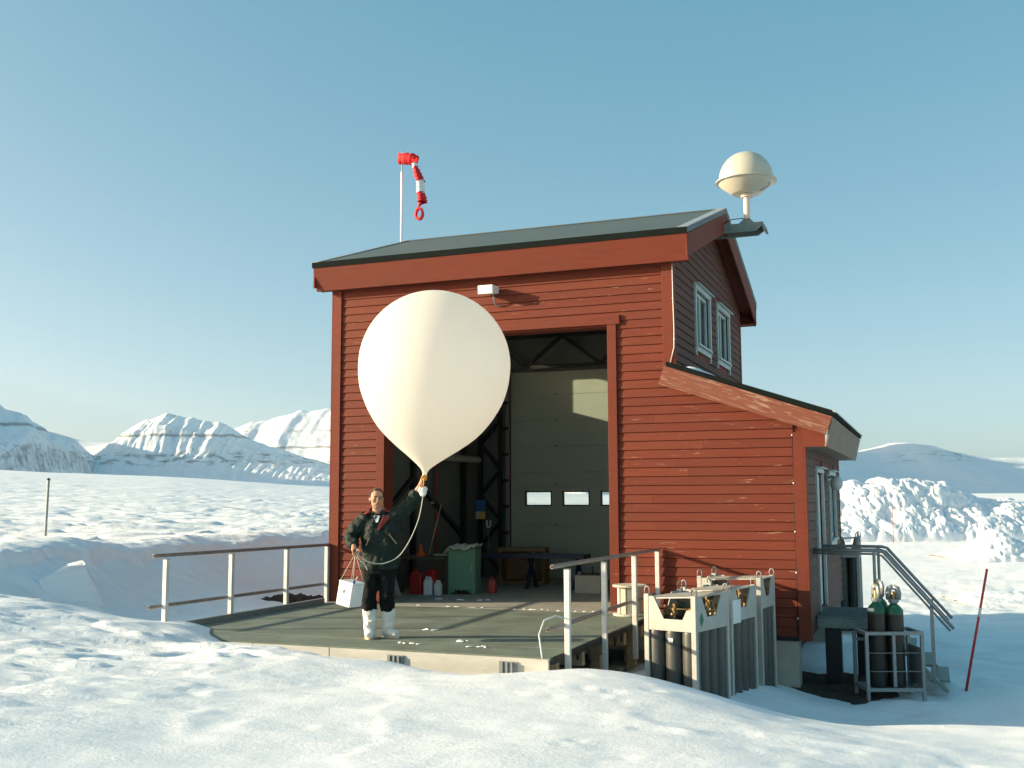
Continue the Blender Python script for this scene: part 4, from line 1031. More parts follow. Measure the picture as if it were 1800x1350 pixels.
# ------------------------------------------------------------------ cylinder racks
def cyl_mesh(r, h):
    mb = MB(); mb.lathe([(r*.94,0),(r,.02),(r,h-.12)] + [(r*math.cos(R(a)), h-.12+.12*math.sin(R(a))) for a in (20,40,60,75)] + [(.03,h),(.03,h+.05)], 16)
    return mb
def rack(label, loc, rz, nx, ny, H, front_sticker=False, plate=False, sun_front=True):
    r = .102; sp = .212; W = nx*sp+.02; D = ny*sp+.02
    t = thing('cylinder_rack', label, 'cylinder rack', loc, rz, 'cylinder racks beside the platform')
    for x in (0, W-.06):
        for y in (0, D-.06):
            o = MB(); o.box(x, x+.06, y, y+.06, 0, H); o.build('corner_post', M['rackpale'], t, bevel=.005)
    ph = .40; zt = H-.004; zb = H-ph
    def pan(L): return [(.0,zb),(L,zb),(L,zb+.24),(L*.90,zb+.24),(L*.80,zb+.13),(L*.36,zb+.13),(L*.12,zt-.02),(0,zt-.02)]
    def pan2(L): return [(.0,zb),(L,zb),(L,zt-.02),(L*.80,zt-.02),(L*.62,zb+.15),(L*.32,zb+.15),(L*.14,zt-.02),(0,zt-.02)]
    for (fn, L, pf_) in ((lambda a, b, q: (a+.06, q, b), W-.12, pan), (lambda a, b, q: (a+.06, D-q, b), W-.12, pan2), (lambda a, b, q: (W-q, a+.06, b), D-.12, pan2), (lambda a, b, q: (q, a+.06, b), D-.12, pan2)):
        mb = MB(); poly(mb, pf_(L), fn, .004, .016); fixn(mb.build('upper_panel', M['rackpale'], t))
    tp = MB(); tp.hexa([(-.01,.02,H-.06),(W+.01,.02,H-.02),(W+.01,D-.02,H-.02),(-.01,D-.02,H-.06),(-.01,.02,H-.045),(W+.01,.02,H-.005),(W+.01,D-.02,H-.005),(-.01,D-.02,H-.045)])
    tp.build('top_sheet', M['rackpale'], t)
    bs = MB(); bs.box(0, W, 0, D, .0, .05); bs.build('base', M['rackpale'], t)
    for x in (.03, W-.03):
        for y in (.03, D-.03):
            MB().tube([(x-.03,y,H-.01),(x-.03,y,H+.05),(x-.02,y,H+.075),(x,y,H+.085),(x+.02,y,H+.075),(x+.03,y,H+.05),(x+.03,y,H-.01)], .008, 8).build('lifting_eye', M['galv'], t, True)
    me = cyl_mesh(r, H-.36).mesh('cylinder'); me.materials.append(M['cyl']); me.polygons.foreach_set('use_smooth', [True]*len(me.polygons))
    vm = MB(); vm.tube([(0,0,0),(0,0,.09)], .018, 8); vm.tube([(-.045,0,.05),(.045,0,.05)], .013, 8); vm.tube([(0,0,.09),(0,0,.12)], .026, 10)
    vme = vm.mesh('valve'); vme.materials.append(M['brass'])
    vg = vm.mesh('valve'); vg.materials.append(M['cylgreen'])
    for i in range(nx):
        for j in range(ny):
            if 0 < i < nx-1 and 0 < j < ny-1: continue
            c = bpy.data.objects.new('cylinder', me); COL.objects.link(c); c.parent = t; c.location = (.01+sp*(i+.5), .01+sp*(j+.5), .05)
            v = bpy.data.objects.new('valve', vme if (i+j) % 3 else vg); COL.objects.link(v); v.parent = c; v.location = (0, 0, H-.36+.04); v.rotation_euler = (0, 0, i*1.3+j)
    MB().tube([(.1,.12,H-.17),(W-.1,.12,H-.16)], .010, 8).build('manifold', M['brass'], t, True)
    if front_sticker:
        MB().add([(W+.001,.10,H-.27),(W+.001,.15,H-.35),(W+.001,.20,H-.27),(W+.001,.15,H-.19)], [(0,1,2,3)]).build('sticker', M['stickerg'], t)
        MB().box(.30, .36, .008, .011, H-.53, H-.48).build('sticker', M['stickerw'], t)
    if plate: MB().box(W+.001, W+.006, .04, .30, H-.42, H-.14).build('plate', M['stickerw'], t)
    return t, W, D
RB = -15
rack('pale steel rack of grey gas cylinders nearest the camera with a green diamond sticker', (6.04, -3.17, -1.2), R(RB), 3, 4, 1.76, True)
rack('second gas cylinder rack behind the nearest one with a white plate on its side', (6.22, -2.02, -1.25), R(RB+3), 3, 4, 1.80, False, True)
rack('farthest of the three gas cylinder racks close to the red wall', (6.20, -.92, -1.25), R(RB+7), 4, 3, 1.86)
t_, w_, d_ = rack('weathered gas cylinder rack behind the lean-to at its rear corner', (7.40, 6.55, -.98), R(0), 2, 3, 1.86)

# ------------------------------------------------------------------ cage with loose cylinders
CG = thing('cylinder_cage', 'low grey steel cage pallet on the snow beside the landing steps', 'cage', (8.29, -.13, -1.03), R(21.5))
cw, cd_, chh = .74, .50, .90
for x in (0, cw):
    for y in (0, cd_): MB().box(x-.022, x+.022, y-.022, y+.022, 0, chh).build('post', M['galv'], CG, bevel=.003)
MB().box(cw*.46, cw*.46+.04, -.02, .02, .18, chh-.02).build('post', M['galv'], CG)
for y in (0, cd_):
    MB().box(.022, cw-.022, y-.02, y+.02, chh-.045, chh-.002).build('top_bar', M['galv'], CG); MB().box(.022, cw-.022, y-.02, y+.02, .12, .165).build('bottom_bar', M['galv'], CG)
for x in (0, cw):
    MB().box(x-.02, x+.02, .022, cd_-.022, chh-.045, chh-.002).build('top_bar', M['galv'], CG); MB().box(x-.02, x+.02, .022, cd_-.022, .12, .165).build('bottom_bar', M['galv'], CG)
MB().box(.0, cw, .022, cd_-.022, .15, .16).build('floor_plate', M['galv'], CG)
MB().box(cw-.006, cw+.006, .022, cd_-.022, .17, .68).build('side_plate', M['galv'], CG)
for z in (.38, .62): MB().tube([(.02,-.005,z),(cw-.02,-.005,z)], .006, 6).build('rod', M['galv'], CG, True)
MB().box(.022, cw-.022, cd_+.0, cd_+.012, .72, .76).build('strap', M['galv'], CG)
def bottle(label, lx, ly, r, h, mat):
    a = R(21.5); x = 8.29+lx*math.cos(a)-ly*math.sin(a); y = -.13+lx*math.sin(a)+ly*math.cos(a)
    t = thing('gas_cylinder', label, 'gas cylinder', (x, y, -.868), random.uniform(0, 6), 'loose gas cylinders in the cage')
    MB().lathe([(r*.95,0),(r,.02),(r,h-.14)], 24).build('body', M[mat], t, 40)
    MB().lathe([(r*1.002,h-.15)] + [(r*math.cos(R(q)), h-.14+.13*math.sin(R(q))) for q in (5,25,45,62)] + [(.045,h-.005),(.045,h+.03)], 24).build('shoulder', M['cylgreen'], t, 50)
    lb = MB(); lb.lathe([(r*.985,h-.125),(r*.95,h-.085)], 24, cap=False); lb.f = lb.f[:9]; lb.v = [(p[0]*1.02, p[1]*1.02, p[2]+.002) for p in lb.v]; lb.build('label_sticker', M['stickerw'], t)
    MB().lathe([(.06,h),(.07,h+.02),(.07,h+.05)], 20).build('collar', M['galv'], t, 40)
    for s in (-1, 1): MB().tube([(s*.062,0,h+.04),(s*.068,0,h+.13),(s*.05,0,h+.19),(0,0,h+.215)], [.020,.024,.024,.020], 8, True, 1.6).build('guard_arm', M['galv'], t, True)
    MB().lathe([(.03,h+.03),(.03,h+.12),(.02,h+.15)], 12).build('valve', M['brass'], t, 40)
bottle('brown gas cylinder at the left front of the steel cage', .20, .15, .118, 1.12, 'cylbrown')
bottle('brown gas cylinder at the right front of the steel cage', .44, .16, .120, 1.10, 'cylbrown')
bottle('gas cylinder standing behind the other two in the cage', .32, .37, .112, 1.16, 'cylbrown')

# ------------------------------------------------------------------ landing and steps at the lean-to door
ST = thing('entrance_steps', 'galvanised steel landing and steps at the side door of the lean-to', 'steps', (7.56, .65, 0))
for (a, b) in ((0, .05), (1.35, 1.40)): MB().box(0.03, .85, a, b, -.19, -.062).build('beam', M['steelgrn'], ST)
MB().box(.80, .85, .05, 1.35, -.19, -.062).build('beam', M['steelgrn'], ST)
gr = MB()
for k in range(28): gr.box(.03+k*.0296, .036+k*.0296, .0, 1.4, -.06, -.03)
for y in (.0, .2, .4, .6, .8, 1.0, 1.2, 1.394): gr.box(.03, .845, y, y+.006, -.055, -.028)
gr.build('grating', M['steelgrn'], ST)
for x in (.05,): MB().box(.12, .34, .12, .30, -1.2, -.192).build('pier', M['steeldark'], ST)
MB().box(.50, .70, .95, 1.15, -1.2, -.192).build('pier', M['black'], ST)
for y in (.0, 1.36):
    MB().tube([(.83,y+.02,-.2),(.83,y+.02,.89)], .022, 10).build('rail_post', M['galv'], ST, 40)
    MB().tube([(-.0,y+.02,.90),(.88,y+.02,.90),(.96,y+.02,.88),(1.83,y+.02,-.14)], .024, 10).build('handrail', M['galv'], ST, True)
    MB().tube([(-.0,y+.02,.855),(.86,y+.02,.855),(.94,y+.02,.83),(1.78,y+.02,-.17)], .016, 8).build('lower_rail', M['galv'], ST, True)
    MB().box(1.53, 1.58, y, y+.05, -.85, .13).build('rail_post', M['galv'], ST)
    MB().bar((.85,y+.02,-.16),(1.72,y+.02,-.98), .05, .18, (0,1,0)).build('stringer', M['steelgrn'], ST)
for k in range(4): MB().box(.88+k*.21, 1.12+k*.21, .06, 1.32, -.27-k*.2, -.24-k*.2).build('tread', M['steelgrn'], ST)

# ------------------------------------------------------------------ stakes and pole
t = thing('marker_stake', 'red marker stake leaning in the snow beside the steps', 'stake', (9.49, 1.12, -1.15))
MB().tube([(0,0,0),(.37,0,1.80)], [.020,.016], 10).build('rod', M['redpole'], t, True)
MB().tube([(.238,0,1.14),(.262,0,1.26)], .0205, 10).build('pale_band', M['stickerw'], t, True)
t = thing('marker_stake', 'thin faded red marker stake in front of the snow heap', 'stake', (7.82, 27.95, gz(7.82, 27.95)-.15))
MB().tube([(0,0,0),(.02,0,1.5)], .013, 8).build('rod', M['paleredpole'], t, True)
t = thing('metal_pole', 'thin grey pole standing alone in the snow field on the left', 'pole', (-6.17, .07, .4))
MB().tube([(0,0,0),(.03,0,1.62)], .024, 12).build('tube', M['galv'], t, 40); MB().lathe([(.03,1.62),(.031,1.65),(.015,1.66)], 12, (.03,0,0)).build('cap', M['steeldark'], t, 40)

# ------------------------------------------------------------------ ploughed snow heaps, snow block, bare soil
def worley(x, y, s):
    ix = np.floor(x); iy = np.floor(y); best = np.full(x.shape, 9.0)
    for dx in (-1, 0, 1):
        for dy in (-1, 0, 1):
            px = ix+dx+_hash(ix+dx, iy+dy, s); py = iy+dy+_hash(ix+dx, iy+dy, s+101); r = .45+.55*_hash(ix+dx, iy+dy, s+202)
            best = np.minimum(best, np.hypot(x-px, y-py)/r)
    return np.sqrt(np.clip(1-best**2, 0, 1))
def heap(name, label, L0, L1, D0, D1, nL, nD, prof, base, seed, chunk=1.0):
    Ls = np.linspace(L0, L1, nL); Ds = np.linspace(D0, D1, nD); LL, DD = np.meshgrid(Ls, Ds)
    Hr = np.interp(LL, [p[0] for p in prof], [p[1] for p in prof])
    t = (DD-D0)/(D1-D0); sh = np.sin(np.pi*np.clip(t, 0, 1)**.8)**1.25
    Zb = sh*Hr*(1+.30*fbm(LL/(2.6*chunk), DD/(2.6*chunk), 3, seed, .5))
    dd = (D1-D0)/(nD-1); gd = np.gradient(Zb, dd, axis=0); gl = np.gradient(Zb, (L1-L0)/(nL-1), axis=1)
    S = np.cumsum(np.sqrt(1+gd**2)*dd, axis=0); nn = np.sqrt(1+gd**2+gl**2)
    w1 = LL+.2*perlin(LL*1.7, S*1.7, seed+6); w2 = S+.2*perlin(LL*1.7+5, S*1.7, seed+7)
    bl = .9*worley(w1/(1.0*chunk), w2/(1.0*chunk), seed+3)+.6*worley(w1/(.46*chunk), w2/(.46*chunk), seed+4)+.40*worley(w1/(.22*chunk), w2/(.22*chunk), seed+5)+.22*worley(w1/(.11*chunk), w2/(.11*chunk), seed+15)
    amp = .16*chunk*np.minimum(1, Hr/.7)*sst(sh, 0, .10)*(bl-.35)
    D2 = DD - gd/nn*amp; L2 = LL - gl/nn*amp
    Z = ground_z(CAM.x+RTH.x*LL+FWH.x*DD, CAM.y+RTH.y*LL+FWH.y*DD) + Zb + amp/nn - .10*(1-sst(sh, 0, .12))
    X = CAM.x+RTH.x*L2+FWH.x*D2; Y = CAM.y+RTH.y*L2+FWH.y*D2
    return grid_mesh(name, X, Y, Z, M['snowheap'])
o = heap('snow_heap', '', 12.2, 26, 41, 51, 380, 200, [(12.2,1.4),(13.5,1.85),(15,2.05),(16,2.25),(17,2.05),(18.5,1.85),(20,1.55),(21.5,1.05),(23,.8),(26,.35)], -.12, 3)
tag(o, 'big lumpy heap of ploughed snow beyond the yard', 'snow heap')
o = heap('snow_heap', '', 13.9, 17.2, 33.5, 36, 110, 60, [(13.9,.1),(14.8,.35),(15.5,.75),(16.0,.55),(17.2,.1)], -.32, 11, .6)
tag(o, 'small lone snow mound in the yard in front of the big heap', 'snow heap')
o = heap('snow_heap', '', 10.6, 14.5, 24.6, 27.2, 130, 80, [(10.6,.04),(11.4,.14),(12.4,.20),(14.5,.2)], -.97, 17, .45)
tag(o, 'low ridge of churned tracked snow at the right edge', 'snow heap')
bm = bmesh.new(); bmesh.ops.create_cube(bm, size=1)
for v, d in zip(bm.verts, [(-.05,-.05,-.1),(-.12,.05,.0),(.1,-.03,0),(.02,.1,-.02),(.12,.0,-.05),(-.05,.0,.1),(.06,.05,-.04),(-.04,-.08,.06)]): v.co += Vector(d)*.9
bmesh.ops.bevel(bm, geom=bm.edges[:], offset=.09, segments=3, affect='EDGES', profile=.6); bmesh.ops.subdivide_edges(bm, edges=bm.edges[:], cuts=2, use_grid_fill=True)
for v in bm.verts:
    n = fbm(np.array([v.co.x*2.3+v.co.z]), np.array([v.co.y*2.3+v.co.z*1.7]), 4, 5)[0]; v.co += v.normal*n*.17
me = bpy.data.meshes.new('snow_block'); bm.to_mesh(me); bm.free(); me.materials.append(M['snowheap']); me.polygons.foreach_set('use_smooth', [True]*len(me.polygons))
o = bpy.data.objects.new('snow_block', me); COL.objects.link(o); o.location = (-3.05, -2.5, .26); o.scale = (.66, .55, .66); o.rotation_euler = (R(-8), R(-14), R(52))
tag(o, 'large loose block of snow lying in the shaded trench on the left', 'snow block')
LL, DD = np.meshgrid(np.linspace(-1, 1, 60), np.linspace(-1, 1, 50)); rr_ = np.hypot(LL, DD)*(1+.25*perlin(LL*2, DD*2, 4))
X_ = -1.62+LL*.75+DD*.25; Y_ = 1.75+DD*.85-LL*.15
Zg = ground_z(X_.copy(), Y_.copy())
o = grid_mesh('bare_soil', X_, Y_, Zg+.20*(1-sst(rr_, .35, .95))-.06+.06*fbm(LL*4, DD*4, 4, 6)*(rr_ < .9), M['dirt']); tag(o, 'dark patch of bare soil showing in the snow trench beside the railing', kind='structure')
LL, DD = np.meshgrid(np.linspace(-1, 1, 60), np.linspace(-1, 1, 50)); rr_ = np.hypot(LL, DD)*(1+.3*perlin(LL*2, DD*2, 14))
X_ = 7.9+LL*1.15; Y_ = .75+DD*1.25+LL*.1; Zg = ground_z(X_.copy(), Y_.copy())
o = grid_mesh('bare_soil', X_, Y_, Zg+.09*(1-sst(rr_, .6, .95))-.05+.03*fbm(LL*4, DD*4, 4, 16)*(rr_ < .9), M['dirt']); tag(o, 'dark bare ground under the landing and the cage', kind='structure')

# ------------------------------------------------------------------ the man
MAN = Vector((2.96, -3.80, 0))
PS = thing('person', 'man in a dark green jacket and white boots holding up the balloon', 'person', MAN, YAW)
def remesh(o, vox, it=2, fac=.5):
    md = o.modifiers.new('remesh', 'REMESH'); md.mode = 'VOXEL'; md.voxel_size = vox; md.use_smooth_shade = True
    sm = o.modifiers.new('smooth', 'SMOOTH'); sm.iterations = it; sm.factor = fac; return o
def folds(o, size, strength):
    tx = bpy.data.textures.new('folds', 'CLOUDS'); tx.noise_scale = size; tx.noise_depth = 2
    d = o.modifiers.new('folds', 'DISPLACE'); d.texture = tx; d.strength = strength; d.mid_level = .5; d.texture_coords = 'LOCAL'; return o
HT = Matrix.Translation((-.055, .0, 1.655)) @ Euler((R(2), R(3), R(16))).to_matrix().to_4x4()   # head frame: -y is the face
hp = lambda x, y, z: HT @ Vector((x, y, z))
HR = HT.to_3x3()
bd = MB()
bd.ell(hp(0,.005,.02), (.077,.094,.103), HR, 24, 16); bd.ell(hp(0,-.020,-.055), (.060,.070,.066), HR, 20, 12)      # skull, jaw
bd.ell(hp(0,-.060,-.088), (.030,.026,.024), HR, 12, 8)                                                                   # chin
bd.tube([hp(0,-.088,.022), hp(0,-.104,-.006), hp(0,-.112,-.024), hp(0,-.092,-.034)], [.010,.013,.017,.012], 10)           # nose
for s in (-1, 1):
    bd.ell(hp(s*.080,.012,-.008), (.011,.020,.032), HR, 10, 8); bd.ell(hp(s*.042,-.066,-.022), (.024,.020,.024), HR, 10, 8); bd.ell(hp(s*.030,-.086,.026), (.026,.010,.008), HR, 10, 6)
bd.ell(hp(0,-.092,-.055), (.026,.010,.008), HR, 10, 6)                                                                   # mouth
bd.tube([(-.05,.01,1.60),(-.045,.02,1.50),(-.035,.03,1.40)], [.056,.062,.08], 16)
bd.tube([(-.01,.03,.80),(-.015,.03,1.05),(-.03,.03,1.30),(-.035,.03,1.42)], [.15,.15,.165,.10], 18, True, .68)
SR, ER, WR_ = Vector((-.195,.03,1.41)), Vector((-.345,.02,1.19)), Vector((-.292,-.20,1.085))
SL, EL, WL = Vector((.135,.03,1.42)), Vector((.340,.07,1.60)), Vector((.465,-.01,1.80))
bd.tube([Vector((-.03,.03,1.38)), SR, ER, WR_], [.09,.062,.048,.030], 14); bd.tube([Vector((-.03,.03,1.38)), SL, EL, WL], [.09,.062,.048,.030], 14)
for s, hx, kx, fx, fy in ((-1,-.115,-.135,-.115,0), (1,.075,.075,.095,.05)):
    bd.tube([(hx,.03,.86),(kx,.005,.50),(kx*.5+fx*.5,.02+fy*.5,.40),(fx,fy+.02,.08)], [.08,.05,.045,.035], 14)
def finger(pts, r): bd.tube(pts, [r, r*.98, r*.92, r*.78], 8); bd.ell(pts[-1], (r*.78,)*3, None, 8, 6)
# raised hand: palm below the balloon neck, fingers wrapped round it, thumb opposed
HN = Vector((.522, -.015, 1.905))           # gripped neck centre
bd.tube([WL, Vector((.485,.0,1.845)), Vector((.502,.012,1.888))], [.030,.036,.032], 14, True, .75)
for k, (dz, rr1, ln) in enumerate(((.030,.0095,.9),(.010,.010,1.0),(-.010,.0098,.96),(-.029,.0085,.82))):
    c = HN+Vector((0,0,dz)); R1 = .030
    finger([c+Vector((-.022,.020,0)), c+Vector((R1*.35,R1*1.0,.003)), c+Vector((R1*1.05*ln,R1*.15,.002)), c+Vector((R1*.55,-R1*.85*ln,-.002))], rr1)
finger([HN+Vector((-.024,.004,-.035)), HN+Vector((-.034,-.018,-.005)), HN+Vector((-.016,-.034,.018)), HN+Vector((.006,-.036,.032))], .0115)
# lowered hand: loose fist round the strings
HG = Vector((-.272,-.262,1.050))
bd.tube([WR_, Vector((-.284,-.238,1.066)), HG], [.030,.038,.034], 14, True, .8)
for k, (off, ln) in enumerate(((-.030,.92),(-.010,1.0),(.010,.96),(.029,.8))):
    c = HG+Vector((.0, off*.5-.012, off*-.6-.016))
    finger([c+Vector((-.022,-.012,.012)), c+Vector((-.016,-.030*ln,-.020)), c+Vector((.012,-.028*ln,-.034)), c+Vector((.020,-.004,-.022))], .0098)
finger([HG+Vector((.020,.0,.012)), HG+Vector((.036,-.020,.0)), HG+Vector((.030,-.036,-.016)), HG+Vector((.014,-.042,-.026))], .0112)
body = bd.build('body', M['skin'], PS); remesh(body, .0065, 1, .4)
for s in (-1, 1):
    MB().ell(hp(s*.030,-.086,.008), (.015,.006,.008), HR, 10, 6).build('eye', M['hair'], PS, True); MB().ell(hp(s*.031,-.092,.032), (.022,.006,.005), HR, 10, 6).build('eyebrow', M['hair'], PS, True)
MB().ell(hp(0,-.100,-.056), (.022,.005,.004), HR, 10, 6).build('lips', M['jackred'], PS, True)
# receding hair: back and sides, thin on top
hm = MB().ell((0,0,0), (.083,.101,.110), None, 40, 28); keep = []
for f in hm.f:
    c = sum((Vector(hm.v[i]) for i in f), Vector())/4
    lim = -.035 + .5*max(0, -c.y)/.1*.16
    if c.z > (lim+.02 if c.y > -.02 else .30) and c.y > -.055 + .0*c.x or (c.z > .078 and c.y > -.06): keep.append(f)
hm.f = keep; hm.v = [tuple(hp(v[0], v[1]+.006, v[2]+.022)) for v in hm.v]
hair = hm.build('hair', M['hair'], PS, True); md = hair.modifiers.new('s', 'SOLIDIFY'); md.thickness = .005; md.offset = 1
# jacket
jk = MB()
jk.tube([(.0,.03,.815),(.0,.03,.90),(-.005,.03,1.02),(-.015,.03,1.18),(-.028,.03,1.32),(-.032,.03,1.42),(-.04,.03,1.475)], [.218,.228,.226,.224,.216,.165,.10], 24, True, .70)
jk.tube([Vector((-.10,.03,1.38)), SR+Vector((.0,0,.005)), SR.lerp(ER,.55)+Vector((-.022,0,.0)), ER+Vector((-.018,.012,-.005)), ER.lerp(WR_,.55)+Vector((-.006,0,-.004)), WR_.lerp(ER,.12)], [.10,.098,.098,.090,.082,.060], 18)
jk.tube([Vector((.04,.03,1.36)), SL+Vector((0,0,.0)), SL.lerp(EL,.55)+Vector((.012,0,-.018)), EL+Vector((.012,.01,-.012)), EL.lerp(WL,.5), WL.lerp(EL,.22)], [.11,.105,.094,.083,.072,.055], 18)
jk.tube([(.10,.03,1.10),(.15,.03,1.25),(.16,.03,1.36)], [.12,.13,.10], 14, True, .8)
for k in range(14):    # bulky folds
    a = random.uniform(0, 6.28); z = random.uniform(.86, 1.32); jk.ell((-.01+.20*math.cos(a), .03+.135*math.sin(a), z), (random.uniform(.03,.06), random.uniform(.03,.06), random.uniform(.05,.10)), None, 10, 8)
for k in range(9):
    p = SR.lerp(ER, random.random()) if k % 2 else ER.lerp(WR_, random.random()*.8); jk.ell(p+Vector((random.uniform(-.05,.05), random.uniform(-.05,.03), 0)), (.06,.06,.028), Euler((.3*k,.5,0)).to_matrix(), 10, 8)
    p = SL.lerp(EL, random.random()) if k % 2 else EL.lerp(WL, random.random()*.6); jk.ell(p+Vector((0, random.uniform(-.04,.03), random.uniform(-.05,.02))), (.04,.06,.055), Euler((.3*k,.5,0)).to_matrix(), 10, 8)
jacket = jk.build('jacket', M['jacket'], PS); remesh(jacket, .012, 3, .5); folds(jacket, .07, .050)
cl = MB()
nC = 28
for ring, (rx, ry, z, dy) in enumerate(((.105,.098,1.43,.03),(.112,.105,1.49,.028),(.104,.10,1.555,.025),(.092,.088,1.548,.025),(.086,.082,1.46,.03))):
    for k in range(nC):
        a = math.pi*1.5 + .42 + (2*math.pi-.84)*k/(nC-1)
        cl.v.append((-.042+rx*math.cos(a), dy+ry*math.sin(a), z-(.05 if ring in (2,3) else 0)*abs(math.cos((k/(nC-1))*math.pi))**3))
for q in range(4):
    for k in range(nC-1): cl.f.append((q*nC+k, q*nC+k+1, (q+1)*nC+k+1, (q+1)*nC+k))
cl.build('collar', M['jacket'], jacket, True)
lp = MB(); lp.hexa([(-.025,-.139,1.285),(-.008,-.142,1.275),(-.008,-.125,1.275),(-.025,-.122,1.285),(.045,-.098,1.465),(.118,-.085,1.43),(.118,-.060,1.43),(.045,-.075,1.465)])
lp.build('red_lapel', M['jackred'], jacket, bevel=.006)
MB().ell((-.155,-.02,1.488), (.055,.05,.018), Euler((0,R(-22),0)).to_matrix(), 12, 8).build('red_shoulder_patch', M['jackred'], jacket, True); MB().ell((.075,.0,1.508), (.065,.04,.014), Euler((0,R(14),0)).to_matrix(), 12, 8).build('red_shoulder_patch', M['jackred'], jacket, True)
MB().bar((.115,-.148,1.235), (.205,-.118,1.12), .008, .022, (0,1,0)).build('pocket_zip', M['wood'], jacket); MB().bar((-.12,-.155,1.19), (-.155,-.145,1.10), .008, .016, (0,1,0)).build('pocket_zip', M['wood'], jacket)
MB().hexa([(-.05,-.100,1.375),(-.025,-.108,1.375),(-.025,-.09,1.375),(-.05,-.082,1.375),(-.080,-.062,1.46),(-.005,-.065,1.455),(-.005,-.05,1.455),(-.080,-.05,1.46)]).build('shirt', M['shirt'], PS)
# trousers and boots
tz = MB()
tz.tube([(-.02,.03,.76),(-.02,.03,.88)], [.185,.19], 20, True, .72)
for hx, kx, fx, fy in ((-.115,-.135,-.128,0), (.075,.078,.085,.05)):
    tz.tube([(hx,.03,.86),(hx+(kx-hx)*.5,.02,.66),(kx,.0,.48),((kx+fx)/2,fy*.6+.01,.40),(fx,fy+.02,.325)], [.105,.098,.088,.092,.084], 18)
    for k in range(5): tz.ell((kx+random.uniform(-.05,.05), random.uniform(-.06,.0), random.uniform(.36,.55)), (.055,.05,.025), Euler((0,random.uniform(-.5,.5),0)).to_matrix(), 10, 6)
trousers = tz.build('trousers', M['trouser'], PS); remesh(trousers, .011, 3, .5); folds(trousers, .06, .028)
for fx, fy, rz in ((-.125,0,R(8)), (.092,.05,R(52))):
    b = MB(); rot = Matrix.Translation((fx, fy+.02, 0)) @ Matrix.Rotation(rz, 4, 'Z'); rp = lambda x, y, z: rot @ Vector((x, y, z))
    b.tube([rp(0,0,.345),rp(0,0,.28),rp(.004,.0,.20),rp(0,.0,.13),rp(0,.0,.07)], [.088,.086,.078,.070,.068], 18)
    b.tube([rp(0,.05,.055),rp(0,-.03,.062),rp(0,-.10,.055),rp(0,-.155,.045)], [.060,.066,.062,.042], 16, True, .82)
    for k in range(6): b.ell(rp(random.uniform(-.04,.04), random.uniform(-.07,.02), random.uniform(.12,.3)), (.05,.04,.02), None, 8, 6)
    bo = b.build('boot', M['boot'], PS); remesh(bo, .009, 2, .5); folds(bo, .05, .018)
    s = MB(); pts = []
    for k in range(20):
        a = 2*math.pi*k/20; pts.append((.056*math.cos(a)*(1 if math.sin(a) > 0 else 1.08), -.052+.13*math.sin(a)))
    poly(s, pts, lambda p, q, zz: rp(p, q, zz), 0, .028); fixn(s.build('sole', M['sole'], bo))

def manpt(x, y, z):
    c, s = math.cos(YAW), math.sin(YAW); return Vector((MAN.x+x*c-y*s, MAN.y+x*s+y*c, z))

# ------------------------------------------------------------------ balloon
NK = manpt(.530, -.02, 1.962)
BT = thing('weather_balloon', 'huge cream weather balloon held up by the man', 'balloon', NK, 0)
prof = [(.030,-.085),(.026,-.045),(.028,0),(.05,.045),(.088,.082),(.14,.125),(.232,.195),(.37,.295),(.512,.408),(.635,.53),(.75,.69),(.835,.85),(.884,.975),(.915,1.12),(.928,1.26)]
prof += [(.929*math.cos(R(a)), 1.318+.926*math.sin(R(a))) for a in range(4, 91, 5)]
prof[-1] = (.0005, prof[-1][1])
tilt = Matrix.Rotation(R(5.0), 4, RTH.cross(Vector((0,0,1))).normalized()*-1)
tilt = tilt.to_3x3()
# smooth the profile with a Catmull-Rom resample
pp = [Vector((r, z, 0)) for r, z in prof]; fine = []
for i in range(len(pp)-1):
    p0, p1, p2, p3 = pp[max(i-1,0)], pp[i], pp[i+1], pp[min(i+2,len(pp)-1)]
    for k in range(3):
        t = k/3; fine.append(.5*((2*p1)+(p2-p0)*t+(2*p0-5*p1+4*p2-p3)*t*t+(3*p1-p0-3*p2+p3)*t**3))
fine.append(pp[-1])
MB().lathe([(max(p.x, .0005), p.y) for p in fine], 72, (0,0,0), False, tilt).build('envelope', M['latex'], BT, True)
MB().tube([tilt @ Vector((0,0,-.085)), tilt @ Vector((.0,0,-.03))], .033, 14).build('neck_tie', M['ylw'], BT, True)

# parachute bundle, cords and sonde box
BP = manpt(.497, -.05, 1.80)
t = thing('parachute_bundle', 'small white wrapped bundle hanging under the balloon neck', 'bundle', manpt(.512,-.06,1.735))
mb = MB().ell((0,0,-.0), (.046,.046,.060), None, 16, 12)
for k in range(9): mb.ell((random.uniform(-.03,.03), random.uniform(-.03,.03), random.uniform(-.05,.045)), (.026,.026,.026), None, 8, 6)
o = mb.build('wrapping', M['boot'], t); remesh(o, .008, 1, .5)
for s in (-1, 1):
    MB().tube([(0,0,.06),(s*.018,-.01,.10),(s*.014,-.01,.14),(.004*s,.0,.165)], .006, 8).build('strap', M['ylw'], t, True)
def catmull(P, n=8):
    P = [Vector(p) for p in P]; out = []
    for i in range(len(P)-1):
        p0, p1, p2, p3 = P[max(i-1,0)], P[i], P[i+1], P[min(i+2,len(P)-1)]
        for k in range(n):
            t = k/n; out.append(.5*((2*p1)+(p2-p0)*t+(2*p0-5*p1+4*p2-p3)*t*t+(3*p1-p0-3*p2+p3)*t**3))
    return out+[P[-1]]
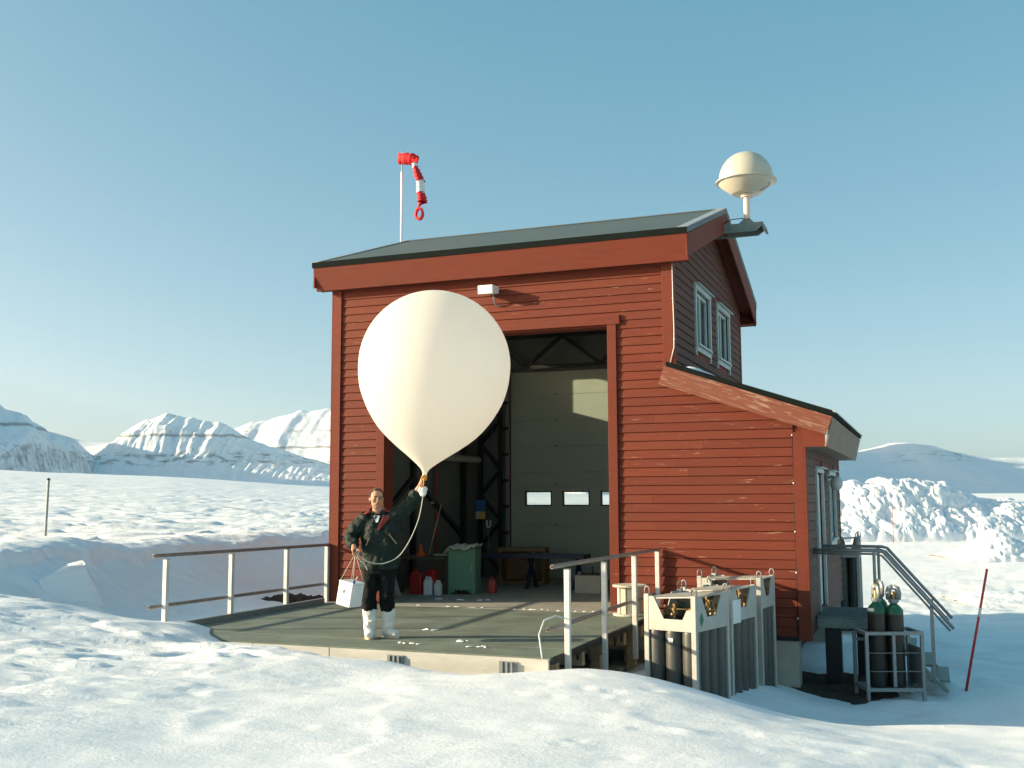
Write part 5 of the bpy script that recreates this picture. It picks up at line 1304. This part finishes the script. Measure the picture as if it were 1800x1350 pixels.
o = MB().tube(catmull([manpt(.512,-.06,1.675), manpt(.475,-.16,1.43), manpt(.38,-.22,1.18), manpt(.25,-.24,.985), manpt(.10,-.25,.905), manpt(-.02,-.26,.895), manpt(-.14,-.27,.93), manpt(-.24,-.28,1.01)]), .0055, 8).build('cord', M['string'], None, True)
tag(o, 'pale cord sagging from the white bundle to the man\'s lowered hand', 'cord')
o = MB().tube(catmull([manpt(-.25,-.29,1.02), manpt(-.235,-.30,.99), manpt(-.215,-.30,1.05), manpt(-.235,-.30,1.06), manpt(-.24,-.295,1.0), manpt(-.20,-.29,.93), manpt(-.16,-.28,.90), manpt(-.12,-.27,.82)]), .0055, 8).build('cord', M['string'], None, True)
tag(o, 'loose looped end of cord hanging from the lowered hand', 'cord')
SB = thing('sonde_box', 'white foam instrument box hanging on strings from the man\'s lowered hand', 'instrument box')
bxm = Matrix.Translation(manpt(-.315,-.30,.548)) @ Matrix.Rotation(YAW, 4, 'Z') @ Euler((R(4), R(9), 0)).to_matrix().to_4x4() @ Matrix.Rotation(R(-32), 4, 'Z')
SB.matrix_world = bxm
MB().box(-.105, .105, -.105, .105, -.135, .125).build('foam_case', M['foam'], SB, bevel=.007); MB().box(-.108, .108, -.108, .108, .128, .150).build('lid', M['foam'], SB, bevel=.006)
MB().box(-.02, .0, -.1085, -.1062, .015, .055).build('mark', M['steeldark'], SB)
MB().tube([(.09,-.08,.145),(.115,-.10,.18)], .016, 10).build('cap', M['signblue'], SB, True); MB().tube([(.08,-.05,.15),(.13,-.07,.235)], .007, 8).build('sensor', M['milky'], SB, True)
inv = bxm.inverted(); hnd = inv @ manpt(-.262,-.285,1.02)
for x in (-.095, .095):
    for y in (-.095, .095): MB().tube([(x, y, .15), hnd], .0028, 6).build('string', M['string'], SB, True)

# ------------------------------------------------------------------ clear cold air over the fjord
hz = MB().box(-9000, 9000, -2500, 12000, -150, 1100)
haze = hz.build('haze', None); tag(haze, kind='stuff')
hm_ = bpy.data.materials.new('haze'); hm_.use_nodes = True; nt_ = hm_.node_tree
for n_ in list(nt_.nodes):
    if n_.type != 'OUTPUT_MATERIAL': nt_.nodes.remove(n_)
pv = nt_.nodes.new('ShaderNodeVolumePrincipled'); pv.inputs['Color'].default_value = (.66, .82, 1, 1); pv.inputs['Density'].default_value = .000024; pv.inputs['Anisotropy'].default_value = .2
nt_.links.new(pv.outputs[0], [n_ for n_ in nt_.nodes if n_.type == 'OUTPUT_MATERIAL'][0].inputs['Volume'])
haze.data.materials.append(hm_)

# ------------------------------------------------------------------ every piece an object of its own
for base in ('eave_fascia', 'edge_trim', 'rake_board', 'flashing', 'soffit', 'ridge_cap', 'inner_lining', 'foundation', 'floor_beam', 'joists', 'shade_finger', 'hinge', 'track',
             'cable_clip', 'lattice_frame', 'wall_brace', 'back_wall', 'lean_to_wall_'):
    for o in [q for q in bpy.data.objects if q.name.split('.')[0] == base and q.type == 'MESH']: split(o)
